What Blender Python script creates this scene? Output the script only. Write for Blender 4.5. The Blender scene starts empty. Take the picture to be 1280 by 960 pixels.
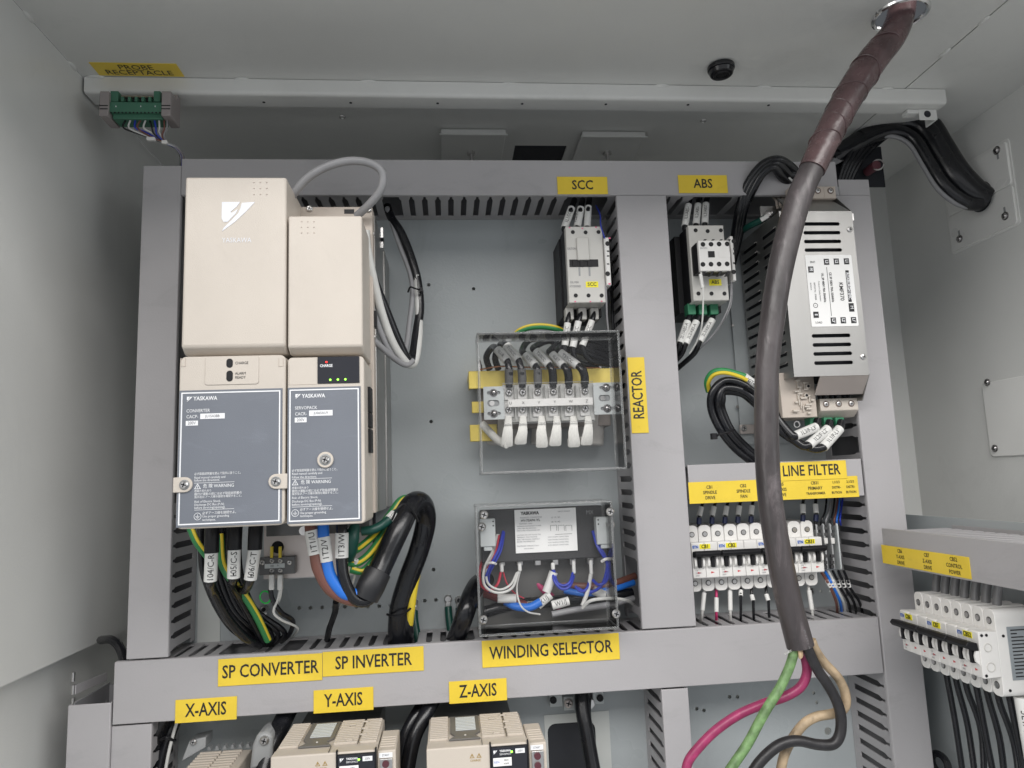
import bpy, bmesh, math, random
from mathutils import Vector, Matrix, geometry
random.seed(7)
S = bpy.context.scene
COL = S.collection
PI = math.pi
EXPO = -0.06
WORLD_S = .10
LIGHTS = [
 ('hall_lamps', (.45, -3.75, 2.6), (.45, -3.75, 0), 8.5, 2.7, 560, (1, .975, .95)),
 ('front_fill', (.45, -3.9, .5), (.45, 0, .35), 7.0, 2.2, 32, (.97, .98, 1)),  # added frontal fill, stands for no real fitting
 ('left_fill', (-3.2, -2.4, .7), (1.4, -.1, .35), 2.4, 2.2, 46, (1, .985, .96)),  # added side fill to brighten the right wall
 ('right_fill', (4.2, -2.6, .7), (-.1, -.1, .3), 2.4, 2.2, 35, (.96, .99, 1)),  # added side fill to brighten the left wall
 ('floor_bounce', (.2, -2.2, -1.3), (.5, 0, .2), 5.0, 1.8, 14, (.93, .97, 1)),
]
# ---------------- camera ----------------
CAM = Vector((0.43832, -1.03, 0.30308)); PITCH, YAW, ROLL, FOC = 0.135107, 0.094229, -0.03794, 878.17
fwd = Vector((math.sin(YAW)*math.cos(PITCH), math.cos(YAW)*math.cos(PITCH), math.sin(PITCH)))
rgt = Vector((math.cos(YAW), -math.sin(YAW), 0)); upv = rgt.cross(fwd)
rgt, upv = rgt*math.cos(ROLL)+upv*math.sin(ROLL), -rgt*math.sin(ROLL)+upv*math.cos(ROLL)
cam = bpy.data.objects.new('camera', bpy.data.cameras.new('camera')); COL.objects.link(cam)
m3 = Matrix((rgt, upv, -fwd)).transposed()
cam.matrix_world = Matrix.Translation(CAM) @ m3.to_4x4()
cam.data.lens = FOC/1280*36; cam.data.sensor_width = 36; cam.data.clip_start = .02; cam.data.clip_end = 50
S.camera = cam
# ---------------- light ----------------
w = bpy.data.worlds.new('World'); S.world = w; w.use_nodes = True
w.node_tree.nodes['Background'].inputs[0].default_value = (.86, .92, 1, 1)
w.node_tree.nodes['Background'].inputs[1].default_value = WORLD_S
def area(name, loc, target, sx, sy, power, col):
    l = bpy.data.lights.new(name, 'AREA'); l.shape = 'RECTANGLE'; l.size = sx; l.size_y = sy; l.energy = power; l.color = col
    o = bpy.data.objects.new(name, l); COL.objects.link(o); o.location = loc
    o.rotation_euler = (Vector(target)-Vector(loc)).to_track_quat('-Z', 'Y').to_euler(); return o
for a in LIGHTS: area(*a)
S.view_settings.view_transform = 'Standard'; S.view_settings.look = 'None'; S.view_settings.gamma = 1
S.view_settings.exposure = EXPO
S.render.engine = 'CYCLES'; S.cycles.max_bounces = 10; S.cycles.transparent_max_bounces = 24

# ---------------- materials ----------------
MC = {}
def mat(name, col, rough=.5, metal=0, var=.06, vs=12, bump=.0, bs=300, spec=.5, emit=None, es=1, coat=0, stretch=None, rv=.09, scuff=0, ss=(9, 9, 40), bd=.001):
    if name in MC: return MC[name]
    m = bpy.data.materials.new(name); m.use_nodes = True; nt = m.node_tree; N = nt.nodes; L = nt.links
    b = N['Principled BSDF']; b.inputs['Roughness'].default_value = rough; b.inputs['Metallic'].default_value = metal
    b.inputs['Specular IOR Level'].default_value = spec; b.inputs['Coat Weight'].default_value = coat
    tc = N.new('ShaderNodeTexCoord'); src = tc.outputs['Object']
    if stretch:
        mp = N.new('ShaderNodeMapping'); mp.inputs['Scale'].default_value = stretch; L.new(src, mp.inputs[0]); src = mp.outputs[0]
    n = N.new('ShaderNodeTexNoise'); n.inputs['Scale'].default_value = vs; n.inputs['Detail'].default_value = 5; L.new(src, n.inputs['Vector'])
    r = N.new('ShaderNodeMapRange'); r.inputs['From Min'].default_value = .3; r.inputs['From Max'].default_value = .7
    r.inputs['To Min'].default_value = 1-var; r.inputs['To Max'].default_value = 1+var; L.new(n.outputs['Fac'], r.inputs['Value'])
    mx = N.new('ShaderNodeVectorMath'); mx.operation = 'SCALE'; mx.inputs[0].default_value = col; L.new(r.outputs[0], mx.inputs['Scale'])
    out = mx.outputs[0]
    if scuff:
        mp2 = N.new('ShaderNodeMapping'); mp2.inputs['Scale'].default_value = ss; mp2.inputs['Rotation'].default_value = (.3, .5, .2); L.new(tc.outputs['Object'], mp2.inputs[0])
        n5 = N.new('ShaderNodeTexNoise'); n5.inputs['Scale'].default_value = 1; n5.inputs['Detail'].default_value = 8; n5.inputs['Roughness'].default_value = .72; n5.inputs['Distortion'].default_value = .6; L.new(mp2.outputs[0], n5.inputs['Vector'])
        r5 = N.new('ShaderNodeMapRange'); r5.inputs['From Min'].default_value = .56; r5.inputs['From Max'].default_value = .72; r5.inputs['To Min'].default_value = 1; r5.inputs['To Max'].default_value = 1+scuff; L.new(n5.outputs['Fac'], r5.inputs['Value'])
        m5 = N.new('ShaderNodeVectorMath'); m5.operation = 'SCALE'; L.new(out, m5.inputs[0]); L.new(r5.outputs[0], m5.inputs['Scale']); out = m5.outputs[0]
    L.new(out, b.inputs['Base Color'])
    n2 = N.new('ShaderNodeTexNoise'); n2.inputs['Scale'].default_value = vs*3.1; L.new(src, n2.inputs['Vector'])
    r2 = N.new('ShaderNodeMapRange'); r2.inputs['To Min'].default_value = max(0, rough-rv); r2.inputs['To Max'].default_value = min(1, rough+rv)
    L.new(n2.outputs['Fac'], r2.inputs['Value']); L.new(r2.outputs[0], b.inputs['Roughness'])
    if bump:
        n3 = N.new('ShaderNodeTexNoise'); n3.inputs['Scale'].default_value = bs; n3.inputs['Detail'].default_value = 3; L.new(src, n3.inputs['Vector'])
        bp_ = N.new('ShaderNodeBump'); bp_.inputs['Strength'].default_value = bump; bp_.inputs['Distance'].default_value = bd
        L.new(n3.outputs['Fac'], bp_.inputs['Height']); L.new(bp_.outputs[0], b.inputs['Normal'])
    if emit:
        b.inputs['Emission Color'].default_value = (*emit, 1); b.inputs['Emission Strength'].default_value = es
    MC[name] = m; return m
def clear_mat(name, tint=.93, gl=.9, rough=.03, ior=1.45, haze=0.0):
    m = bpy.data.materials.new(name); m.use_nodes = True; nt = m.node_tree; N = nt.nodes; L = nt.links; N.clear()
    o = N.new('ShaderNodeOutputMaterial'); t = N.new('ShaderNodeBsdfTransparent'); t.inputs[0].default_value = (tint, tint, tint, 1)
    g = N.new('ShaderNodeBsdfGlossy'); g.inputs['Roughness'].default_value = rough; g.inputs['Color'].default_value = (gl, gl, gl, 1)
    f = N.new('ShaderNodeFresnel'); f.inputs[0].default_value = ior; mx = N.new('ShaderNodeMixShader')
    L.new(f.outputs[0], mx.inputs[0]); L.new(t.outputs[0], mx.inputs[1]); L.new(g.outputs[0], mx.inputs[2])
    d = N.new('ShaderNodeBsdfDiffuse'); d.inputs[0].default_value = (.8, .82, .82, 1); m2 = N.new('ShaderNodeMixShader'); m2.inputs[0].default_value = haze
    L.new(mx.outputs[0], m2.inputs[1]); L.new(d.outputs[0], m2.inputs[2]); L.new(m2.outputs[0], o.inputs[0])
    MC[name] = m; return m
WALL = mat('painted_cabinet_steel', (.705, .71, .692), .30, rv=.03, var=.05, vs=3, bump=.22, bs=320, scuff=-.07, ss=(5, 5, 3), spec=.6)
PLATE = mat('painted_mounting_plate', (.38, .41, .42), .30, var=.05, vs=4, bump=.18, bs=260, scuff=-.10, ss=(9, 9, 5))
DUCT = mat('grey_duct_plastic', (.395, .385, .395), .40, var=.05, vs=5, bump=.14, bs=350, scuff=-.12, ss=(7, 7, 18))
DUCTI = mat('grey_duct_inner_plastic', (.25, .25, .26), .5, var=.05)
YEL = mat('yellow_tape_plastic', (.80, .585, .05), .34, var=.05, vs=14, scuff=-.10, ss=(40, 40, 60))
INK = mat('black_ink', (.015, .015, .017), .5, var=0)
WINK = mat('white_ink', (.82, .83, .85), .5, var=0)
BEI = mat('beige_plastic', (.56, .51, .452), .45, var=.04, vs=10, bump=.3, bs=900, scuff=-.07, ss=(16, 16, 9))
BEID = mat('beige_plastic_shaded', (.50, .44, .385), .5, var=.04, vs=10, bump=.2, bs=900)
PANEL = mat('slate_grey_print', (.155, .17, .20), .42, var=.05, bump=.2, bs=900, scuff=.14, ss=(20, 20, 50))
BLK = mat('black_plastic', (.010, .010, .012), .45, var=.1, spec=.3)
RUB = mat('black_rubber', (.009, .0095, .012), .24, var=.3, vs=40, bump=.1, bs=200)
SLV = mat('white_marker_sleeve', (.72, .72, .70), .42, var=.04, vs=60)
WHT = mat('white_plastic', (.74, .73, .71), .4, var=.03, vs=30)
CON = mat('light_grey_plastic', (.56, .55, .52), .42, var=.03, vs=30)
MET = mat('bare_metal', (.62, .61, .60), .3, 1, var=.08, vs=30)
SST = mat('brushed_stainless', (.40, .395, .385), .42, 1, var=.07, vs=14, stretch=(1, 1, .1))
ZNY = mat('yellow_zinc_plate', (.78, .62, .16), .32, .5, var=.18, vs=25)
GRY = mat('mid_grey_plastic', (.30, .31, .315), .45, var=.05)
LGR = mat('pale_grey_plastic', (.55, .58, .58), .45, var=.04)
GRN = mat('green_plastic', (.03, .20, .10), .45, var=.08)
DGR = mat('dark_green_sleeve', (.005, .06, .045), .4, var=.1)
GYC = mat('grey_cable', (.27, .27, .28), .42, var=.05, vs=40)
WHC = mat('white_cable', (.60, .60, .58), .4, var=.05, vs=40)
BLU = mat('blue_wire', (.02, .16, .62), .4, var=.08)
DBL = mat('dark_blue_wire', (.02, .04, .38), .4, var=.08)
BRN = mat('brown_wire', (.16, .065, .05), .42, var=.08)
RED = mat('red_wire', (.5, .03, .06), .4, var=.08)
YWR = mat('yellow_wire', (.72, .55, .04), .4, var=.05)
GWR = mat('green_wire', (.03, .22, .07), .4, var=.08)
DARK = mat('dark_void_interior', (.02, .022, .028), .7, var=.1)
CLR = clear_mat('clear_acrylic', .985, .9, .04, 1.28, .001)
CLE = clear_mat('acrylic_edge', .88, .95, .10, 1.5, .10)

# ---------------- mesh builder ----------------
class MB:
    def __init__(s): s.v = []; s.f = []; s.sm = []
    def add(s, v, f, smooth=False):
        k = len(s.v); s.v += [tuple(q) for q in v]; s.f += [tuple(i+k for i in q) for q in f]; s.sm += [smooth]*len(f); return s
    def box(s, x0, x1, y0, y1, z0, z1):
        if x0 > x1: x0, x1 = x1, x0
        if y0 > y1: y0, y1 = y1, y0
        if z0 > z1: z0, z1 = z1, z0
        v = [(x, y, z) for z in (z0, z1) for y in (y0, y1) for x in (x0, x1)]
        return s.add(v, [(0, 2, 3, 1), (4, 5, 7, 6), (0, 1, 5, 4), (2, 6, 7, 3), (0, 4, 6, 2), (1, 3, 7, 5)])
    def hexa(s, front, back):   # two quads of 4 points, same order
        v = list(front)+list(back)
        return s.add(v, [(0, 1, 2, 3), (7, 6, 5, 4), (0, 4, 5, 1), (1, 5, 6, 2), (2, 6, 7, 3), (3, 7, 4, 0)])
    def prism(s, pts, vec):     # polygon extruded along vec
        n = len(pts); vec = Vector(vec); v = [Vector(p) for p in pts]; v += [p+vec for p in v]
        return s.add(v, [tuple(range(n-1, -1, -1)), tuple(range(n, 2*n))]+[(i, (i+1) % n, n+(i+1) % n, n+i) for i in range(n)])
    def cyl(s, a, b, r, n=14, r2=None):
        a, b = Vector(a), Vector(b); d = (b-a).normalized(); r2 = r if r2 is None else r2
        u = d.orthogonal().normalized(); t = d.cross(u)
        v = []
        for c, rr in ((a, r), (b, r2)):
            v += [c+(u*math.cos(2*PI*i/n)+t*math.sin(2*PI*i/n))*rr for i in range(n)]
        s.add(v, [tuple(range(n-1, -1, -1)), tuple(range(n, 2*n))]); s.f_side(n, len(s.v)-2*n); return s
    def f_side(s, n, k):
        f = [(k+i, k+(i+1) % n, k+n+(i+1) % n, k+n+i) for i in range(n)]; s.f += f; s.sm += [True]*n
    def ring(s, c, axis, r, w, n=40, m=8):
        c = Vector(c); d = Vector(axis).normalized(); u = d.orthogonal().normalized(); t = d.cross(u); v = []
        for i in range(n):
            e = u*math.cos(2*PI*i/n)+t*math.sin(2*PI*i/n)
            v += [c+e*(r+w*math.cos(2*PI*j/m))+d*w*math.sin(2*PI*j/m) for j in range(m)]
        return s.add(v, [(i*m+j, i*m+(j+1) % m, ((i+1) % n)*m+(j+1) % m, ((i+1) % n)*m+j) for i in range(n) for j in range(m)], True)
    def ball(s, c, r, sc=(1, 1, 1), n=12, m=7):
        c = Vector(c); v = [c+Vector((0, 0, r*sc[2]))]
        for j in range(1, m):
            a = PI*j/m
            v += [c+Vector((math.sin(a)*math.cos(2*PI*i/n)*r*sc[0], math.sin(a)*math.sin(2*PI*i/n)*r*sc[1], math.cos(a)*r*sc[2])) for i in range(n)]
        v.append(c-Vector((0, 0, r*sc[2]))); f = [(0, 1+i, 1+(i+1) % n) for i in range(n)]
        for j in range(m-2):
            f += [(1+j*n+i, 1+(j+1)*n+i, 1+(j+1)*n+(i+1) % n, 1+j*n+(i+1) % n) for i in range(n)]
        k = 1+(m-2)*n; f += [(k+i, len(v)-1, k+(i+1) % n) for i in range(n)]
        return s.add(v, f, True)
    def tube(s, pts, r, n=12, sub=6, flat=1.0, rad=None):
        P = [Vector(p) for p in pts]
        if len(P) > 2 and sub > 1:
            Q = [P[0]*2-P[1]]+P+[P[-1]*2-P[-2]]; out = []; rr = []
            for i in range(1, len(Q)-2):
                for k in range(sub):
                    t = k/sub; a, b, c, d = Q[i-1:i+3]
                    out.append(.5*((2*b)+(c-a)*t+(2*a-5*b+4*c-d)*t*t+(3*b-a-3*c+d)*t**3))
                    if rad: rr.append(rad[i-1]*(1-t)+rad[i]*t)
            out.append(P[-1]); P = out
            if rad: rr.append(rad[-1]); rad = rr
        T = [(P[min(i+1, len(P)-1)]-P[max(i-1, 0)]).normalized() for i in range(len(P))]
        u = T[0].orthogonal().normalized(); v = []
        for i, (p, t) in enumerate(zip(P, T)):
            u = (u-t*u.dot(t)).normalized(); w_ = t.cross(u); R_ = rad[i] if rad else r
            v += [p+(u*math.cos(2*PI*j/n)+w_*math.sin(2*PI*j/n)*flat)*R_ for j in range(n)]
        L_ = len(P); k = len(s.v); s.v += [tuple(q) for q in v]
        s.f += [(k+i*n+j, k+i*n+(j+1) % n, k+(i+1)*n+(j+1) % n, k+(i+1)*n+j) for i in range(L_-1) for j in range(n)]; s.sm += [True]*((L_-1)*n)
        s.f += [tuple(k+j for j in range(n-1, -1, -1)), tuple(k+(L_-1)*n+j for j in range(n))]; s.sm += [False]*2
        return s
def holes(outer, inner, to3, thick):   # a sheet with real holes; 2-D loops mapped by to3, thickness vector
    vs, es = [], []
    for lp in [outer]+inner:
        k = len(vs); vs += [Vector(p) for p in lp]; es += [(k+i, k+(i+1) % len(lp)) for i in range(len(lp))]
    r = geometry.delaunay_2d_cdt(vs, es, [], 1, 1e-7); V2 = r[0]; cs = []
    for lp in inner:
        cx = sum(p[0] for p in lp)/len(lp); cz = sum(p[1] for p in lp)/len(lp); cs.append((min(p[0] for p in lp), max(p[0] for p in lp), min(p[1] for p in lp), max(p[1] for p in lp), lp))
    def inside(p, lp):
        c = False; n = len(lp)
        for i in range(n):
            (x1, y1), (x2, y2) = lp[i], lp[(i+1) % n]
            if (y1 > p[1]) != (y2 > p[1]) and p[0] < (x2-x1)*(p[1]-y1)/(y2-y1)+x1: c = not c
        return c
    bm = bmesh.new(); bv = [bm.verts.new(to3(v.x, v.y)) for v in V2]
    for f in r[2]:
        p = (sum(V2[i].x for i in f)/len(f), sum(V2[i].y for i in f)/len(f))
        if not inside(p, outer) or any(c[0] < p[0] < c[1] and c[2] < p[1] < c[3] and inside(p, c[4]) for c in cs): continue
        bm.faces.new([bv[i] for i in f])
    e = bmesh.ops.extrude_face_region(bm, geom=bm.faces[:])
    bmesh.ops.translate(bm, verts=[x for x in e['geom'] if isinstance(x, bmesh.types.BMVert)], vec=thick)
    bmesh.ops.recalc_face_normals(bm, faces=bm.faces)
    mb = MB(); bm.verts.index_update(); mb.add([v.co.copy() for v in bm.verts], [[v.index for v in f.verts] for f in bm.faces]); bm.free(); return mb
def circ(cx, cy, r, n=12): return [(cx+r*math.cos(2*PI*i/n), cy+r*math.sin(2*PI*i/n)) for i in range(n)]
def rrect(x0, x1, z0, z1, r, n=4):
    o = []
    for cx, cz, a0 in ((x1-r, z1-r, 0), (x0+r, z1-r, PI/2), (x0+r, z0+r, PI), (x1-r, z0+r, 1.5*PI)):
        o += [(cx+r*math.cos(a0+PI/2*i/n), cz+r*math.sin(a0+PI/2*i/n)) for i in range(n+1)]
    return o

# ---------------- objects ----------------
ROOT = {}   # object name -> world base
def thing(name, label, cat, loc=(0, 0, 0), group=None):
    o = bpy.data.objects.new(name, None); COL.objects.link(o); o.location = loc; o.empty_display_size = .01
    o['label'] = label; o['category'] = cat
    if group: o['group'] = group
    ROOT[o.name] = Vector(loc); return o
def obj(name, mb, m, parent=None, bevel=0, label=None, cat=None, group=None, kind=None, seg=2):
    base = ROOT.get(parent.name, Vector((0, 0, 0))) if parent else Vector((0, 0, 0))
    me = bpy.data.meshes.new(name)
    me.from_pydata([(a-base.x, b-base.y, c-base.z) for a, b, c in mb.v], [], mb.f)
    me.polygons.foreach_set('use_smooth', [True]*len(mb.f))
    me.materials.append(m); me.update()
    bm = bmesh.new(); bm.from_mesh(me); bmesh.ops.recalc_face_normals(bm, faces=bm.faces); bm.to_mesh(me); bm.free()
    me.set_sharp_from_angle(angle=math.radians(38))
    o = bpy.data.objects.new(name, me); COL.objects.link(o)
    if parent: o.parent = parent
    ROOT[o.name] = base
    if bevel:
        b = o.modifiers.new('bevel', 'BEVEL'); b.width = bevel; b.segments = seg; b.limit_method = 'ANGLE'; b.harden_normals = False
    if label: o['label'] = label
    if cat: o['category'] = cat
    if group: o['group'] = group
    if kind: o['kind'] = kind
    return o
def single(name, mb, m, label, cat, bevel=0, group=None): return obj(name, mb, m, None, bevel, label, cat, group)
def dup(o, loc=None, parent=None, name=None, rot=None):
    c = o.copy(); COL.objects.link(c)
    if loc is not None: c.location = loc
    if rot is not None: c.rotation_euler = rot
    if parent: c.parent = parent
    ROOT[c.name] = ROOT.get(o.name, Vector((0, 0, 0))); return c
TX = []
def text(body, origin, size, parent, m=INK, U=(1, 0, 0), V=(0, 0, 1), off=.0004, align='CENTER', sx=1, valign='CENTER', name='lettering', bold=0, wrap=None, ls=1.0):
    TX.append((body, Vector(origin), size, parent, m, Vector(U), Vector(V), off, align, sx, valign, name, bold, wrap, ls))
def flush_text():
    tmp = []
    for t in TX:
        c = bpy.data.curves.new('t', 'FONT'); c.body = t[0]; c.size = t[2]; c.align_x = t[8]; c.align_y = t[10]; c.resolution_u = 2; c.offset = t[12]; c.space_line = t[14]
        o = bpy.data.objects.new('t', c); COL.objects.link(o); tmp.append(o)
    dg = bpy.context.evaluated_depsgraph_get()
    for t, o in zip(TX, tmp):
        me = bpy.data.meshes.new_from_object(o.evaluated_get(dg)); U, V = t[5].normalized(), t[6].normalized(); Nn = U.cross(V)
        base = ROOT.get(t[3].name, Vector((0, 0, 0)))
        if t[13]:
            bm = bmesh.new(); bm.from_mesh(me); L_ = t[13]*.35
            for _ in range(2):
                e = [x for x in bm.edges if x.calc_length() > L_]
                if e: bmesh.ops.subdivide_edges(bm, edges=e, cuts=1)
            bmesh.ops.triangulate(bm, faces=bm.faces); bm.to_mesh(me); bm.free()
        for v in me.vertices:
            a, b = v.co.x*t[9], v.co.y
            if t[13]:
                r = t[13]; p = t[1]+U*a+V*math.sin(b/r)*(r+t[7])+Nn*(math.cos(b/r)*(r+t[7]))
            else: p = t[1]+U*a+V*b+Nn*t[7]
            v.co = p-base
        me.materials.clear(); me.materials.append(t[4])
        if not len(me.polygons): continue
        n = bpy.data.objects.new(t[11], me); COL.objects.link(n); n.parent = t[3]
    for o in tmp: bpy.data.objects.remove(o)
def W(px, py, a, ax=1):
    d = fwd+rgt*((px-640)/FOC)-upv*((py-480)/FOC); return CAM+d*((a-CAM[ax])/d[ax])
def BX(px0, py0, px1, py1, y):      # axis-aligned rectangle (x0, x1, z0, z1) seen between two opposite corners at depth y
    a, b = W(px0, py0, y), W(px1, py1, y); return min(a.x, b.x), max(a.x, b.x), min(a.z, b.z), max(a.z, b.z)
def screw(parent, c, r, h=.003, axis=(0, -1, 0), m=None, name='screw', cross=True):
    c = Vector(c); a = Vector(axis); b = MB(); b.cyl(c, c+a*h*.6, r, 16); b.cyl(c+a*h*.6, c+a*h, r, 16, r*.7)
    o = obj(name, b, m or MET, parent)
    if cross:
        u = a.orthogonal().normalized(); t = a.cross(u); u, t = (u+t*.5).normalized(), (t-u*.5).normalized(); k = MB()
        for p, q in ((u, t), (t, u)):
            k.hexa([c+a*(h*.9)+p*r*.6*i+q*r*.13*j for i, j in ((-1, -1), (1, -1), (1, 1), (-1, 1))], [c+a*(h*1.04)+p*r*.6*i+q*r*.13*j for i, j in ((-1, -1), (1, -1), (1, 1), (-1, 1))])
        k = obj('cross_recess', k, BLK, parent if parent and parent.parent else o)
    return o
def sleeve_text(body, a, b, r, parent, size, m=INK, flip=False, ang=0):
    a, b = Vector(a), Vector(b); d = (b-a).normalized()
    if flip: d = -d
    mid = (a+b)/2; n0 = (CAM-mid); n0 = (n0-d*n0.dot(d)).normalized(); v = n0.cross(d)
    if ang: n0 = n0*math.cos(ang)+v*math.sin(ang); v = n0.cross(d)
    text(body, mid, size, parent, m, U=d, V=v, off=.0003, wrap=r, sx=.95, bold=0)

# ================= the cabinet =================
ZC = .9218; YB = .36; YF = -.52; XL = -.09; XR_ = 1.4086
A = W(1122, 18, ZC, 2)
HX, HY, HR = A.x+.004, A.y, .034
sq = [W(641, 196, ZC, 2), W(704, 196, ZC, 2)]
sh = [(sq[0].x, .205), (sq[1].x, .205), (sq[1].x, .30), (sq[0].x, .30)]
PG = W(901, 82, ZC, 2)
obj('ceiling', holes([(XL, YF), (1.2085, YF), (1.2085, YB), (XL, YB)], [circ(HX, HY, HR, 40), sh], lambda a, b: (a, b, ZC), (0, 0, .003)), WALL, kind='structure')
b = MB(); b.box(1.2110, XR_, YF, YB, ZC, ZC+.003); obj('ceiling', b, WALL, kind='structure')
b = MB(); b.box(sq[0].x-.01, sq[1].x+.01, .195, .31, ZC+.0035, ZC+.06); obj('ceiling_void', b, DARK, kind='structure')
b = MB(); b.box(1.204, 1.215, YF, YB, ZC+.0035, ZC+.005); obj('ceiling_seam', b, DARK, kind='structure')
b = MB(); b.box(XL-.004, XL, YF, YB, .089, ZC-.0005); b.box(XL-.03, XL, YF, YB, .085, .089)
obj('wall_left', b, WALL, kind='structure')
b = MB(); b.box(XL-.034, XL-.03, YF, YB, -.8, .085); obj('wall_left_lower', b, WALL, kind='structure')
b = MB(); b.box(XR_, XR_+.004, YF, YB, -.8, ZC); obj('wall_right', b, WALL, kind='structure')
b = MB(); b.box(XL-.04, XR_, YB, YB+.004, -.8, ZC); obj('wall_back', b, WALL, kind='structure')
b = MB(); b.box(XL-.04, XR_, YF, YB, -.81, -.8); obj('floor', b, WALL, kind='structure')
# mounting plate with its drilled holes and the cut-out low in the middle
PY = .11
hl = []
def hole(px, py, r=.003):
    q = W(px, py, PY); hl.append(circ(q.x, q.z, r, 8))
for px, py in [(536, 356), (539, 527), (541, 650), (542, 712), (592, 361), (871, 886), (912, 871), (922, 871), (880, 888), (1017, 866), (1021, 878), (1045, 864), (888, 640), (275, 943)]: hole(px, py)
for i in range(9): hole(374+14.3*i, 760-.35*i)
for i in range(2): hole(531+14*i, 751-i)
hole(1035, 914, .006); hole(1013, 739, .004)
for px, py in [(1026, 739), (1038, 739)]: hole(px, py, .0025)
c0 = W(684, 905, PY); c1 = W(749, 1010, PY)
cut = rrect(c0.x, c1.x, c1.z, c0.z, .012)
PT = .80
obj('mounting_plate', holes([(-.02, -.7), (1.19, -.7), (1.19, PT), (-.02, PT)], hl+[cut], lambda a, b: (a, PY, b), (0, .003, 0)), PLATE, kind='structure')
b = MB()
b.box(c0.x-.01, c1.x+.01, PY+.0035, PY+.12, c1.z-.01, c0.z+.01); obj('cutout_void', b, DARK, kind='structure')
x0, x1, z0, z1 = BX(251, 600, 275, 800, PY-.001); b = MB(); b.box(x0, x1, PY-.0015, PY-.0002, .0, z1); obj('plate_edge_strip', b, mat('pale_trim', (.56, .58, .56), .4), kind='structure')
# tack welds along the ceiling seams
def weld(p, ln, ax):
    b = MB(); s = (1, .3, .2) if ax == 0 else (.32, 1, .26)
    b.ball(p, ln, s, 10, 6); return b
ws = []
for px, py in [(36, 20), (91, 82)]: ws.append((W(px, py, ZC, 2), 1))
for px, py in [(120, 95), (302, 98), (460, 101), (636, 104), (828, 106), (955, 108), (1110, 110)]:
    q = W(px, py, ZC, 2); ws.append((q, 0))
for px, py in [(1181, 65), (1230, 25)]: ws.append((W(px, py, ZC, 2), 1))
for px, py in [(1250, 130), (1234, 140), (1152, 200)]: ws.append((W(px, py, ZC, 2), 1))
for i, (q, ax) in enumerate(ws):
    obj('tack_weld', weld((q.x, q.y, ZC-.001), .011+.004*random.random(), ax), WALL, kind='structure')
# stiffener channel under the ceiling
CY0 = -.005; CZ0 = W(400, 119, CY0).z; cxe = W(1183, 124, CY0).x
bk = W(400, 134, CZ0, 2).y
ch = thing('ceiling_channel', 'long painted steel channel welded across the cabinet ceiling above the grey ducts', 'channel', (XL, CY0, CZ0))
pts = []
R1 = .006
prof = [(CY0, ZC-.001)]+[(CY0+R1-R1*math.cos(a), CZ0+R1-R1*math.sin(a)) for a in [i*PI/8 for i in range(5)]]+[(bk, CZ0), (bk, CZ0+.002), (CY0+R1, CZ0+.002), (CY0+.002, CZ0+R1), (CY0+.002, ZC-.001)]
b = MB(); b.prism([(XL+.004, y, z) for y, z in prof], (cxe-XL-.004, 0, 0)); obj('channel_web', b, WALL, ch)
for px in (165, 329, 438, 547, 653, 758, 861, 962):
    q = W(px, 127+px*.006-3, CZ0, 2); b = MB(); b.cyl((q.x, q.y+.004, CZ0-.0006), (q.x, q.y+.004, CZ0+.001), .0022, 10); obj('punched_hole', b, DARK, ch)
b = MB(); q = W(1160, 138, .012); q.z = CZ0-.010; b.box(q.x-.016, q.x+.016, .012, .015, CZ0-.020, CZ0-.0005); b.box(q.x-.036, q.x-.014, .013, .03, CZ0-.008, CZ0-.0006)
b.box(q.x+.013, q.x+.016, .0152, .04, CZ0-.020, CZ0-.0006); obj('end_bracket', b, WALL, ch, .002)
b = MB(); b.cyl((q.x-.002, .0115, q.z), (q.x-.002, .0119, q.z), .006, 14); obj('bracket_hole', b, DARK, ch)
# little hanging pads with studs
for k, (p0, p1, sx) in enumerate((((551, 160), (632, 162), 589), ((728, 163), (806, 165), 759))):
    a, c = W(*p0, ZC, 2), W(*p1, ZC, 2)
    t = thing('stud_pad', ('left' if k == 0 else 'right')+' of two welded steel pads with a stud on the ceiling behind the channel', 'bracket', (a.x, a.y, ZC-.03))
    b = MB(); b.box(a.x, c.x, a.y, .31, ZC-.010, ZC-.001); obj('pad', b, WALL, t, .0015)
    b = MB(); b.box(a.x-.003, c.x+.003, a.y-.002, a.y+.004, ZC-.013, ZC-.0105); obj('front_flange', b, WALL, t, .001)
    u = W(sx, 190, ZC-.01, 2); b = MB(); b.cyl((u.x, u.y, ZC-.034), (u.x, u.y, ZC-.009), .0032, 10); b.cyl((u.x, u.y, ZC-.016), (u.x, u.y, ZC-.0095), .0075, 6); obj('stud', b, MET, t)
for px, py in ((428, 146), (879, 151)):
    q = W(px, py, ZC, 2); b = MB(); b.ring((q.x, q.y, ZC-.0005), (0, 0, 1), .0045, .0012, 16, 6); obj('rivet_nut', b, MET, kind='structure')
# rubber plug
t = thing('rubber_plug', 'round black rubber plug pressed into the cabinet ceiling left of the thick supply cable', 'plug', (PG.x, PG.y, ZC-.014))
b = MB(); b.cyl((PG.x, PG.y, ZC-.001), (PG.x, PG.y, ZC-.008), .0205, 28); b.cyl((PG.x, PG.y, ZC-.008), (PG.x, PG.y, ZC-.016), .0195, 28, .0165); obj('plug_body', b, RUB, t, .0015)
b = MB(); b.ring((PG.x, PG.y, ZC-.016), (0, 0, 1), .0105, .002, 24, 6); obj('plug_rim', b, BLK, t)
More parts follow.
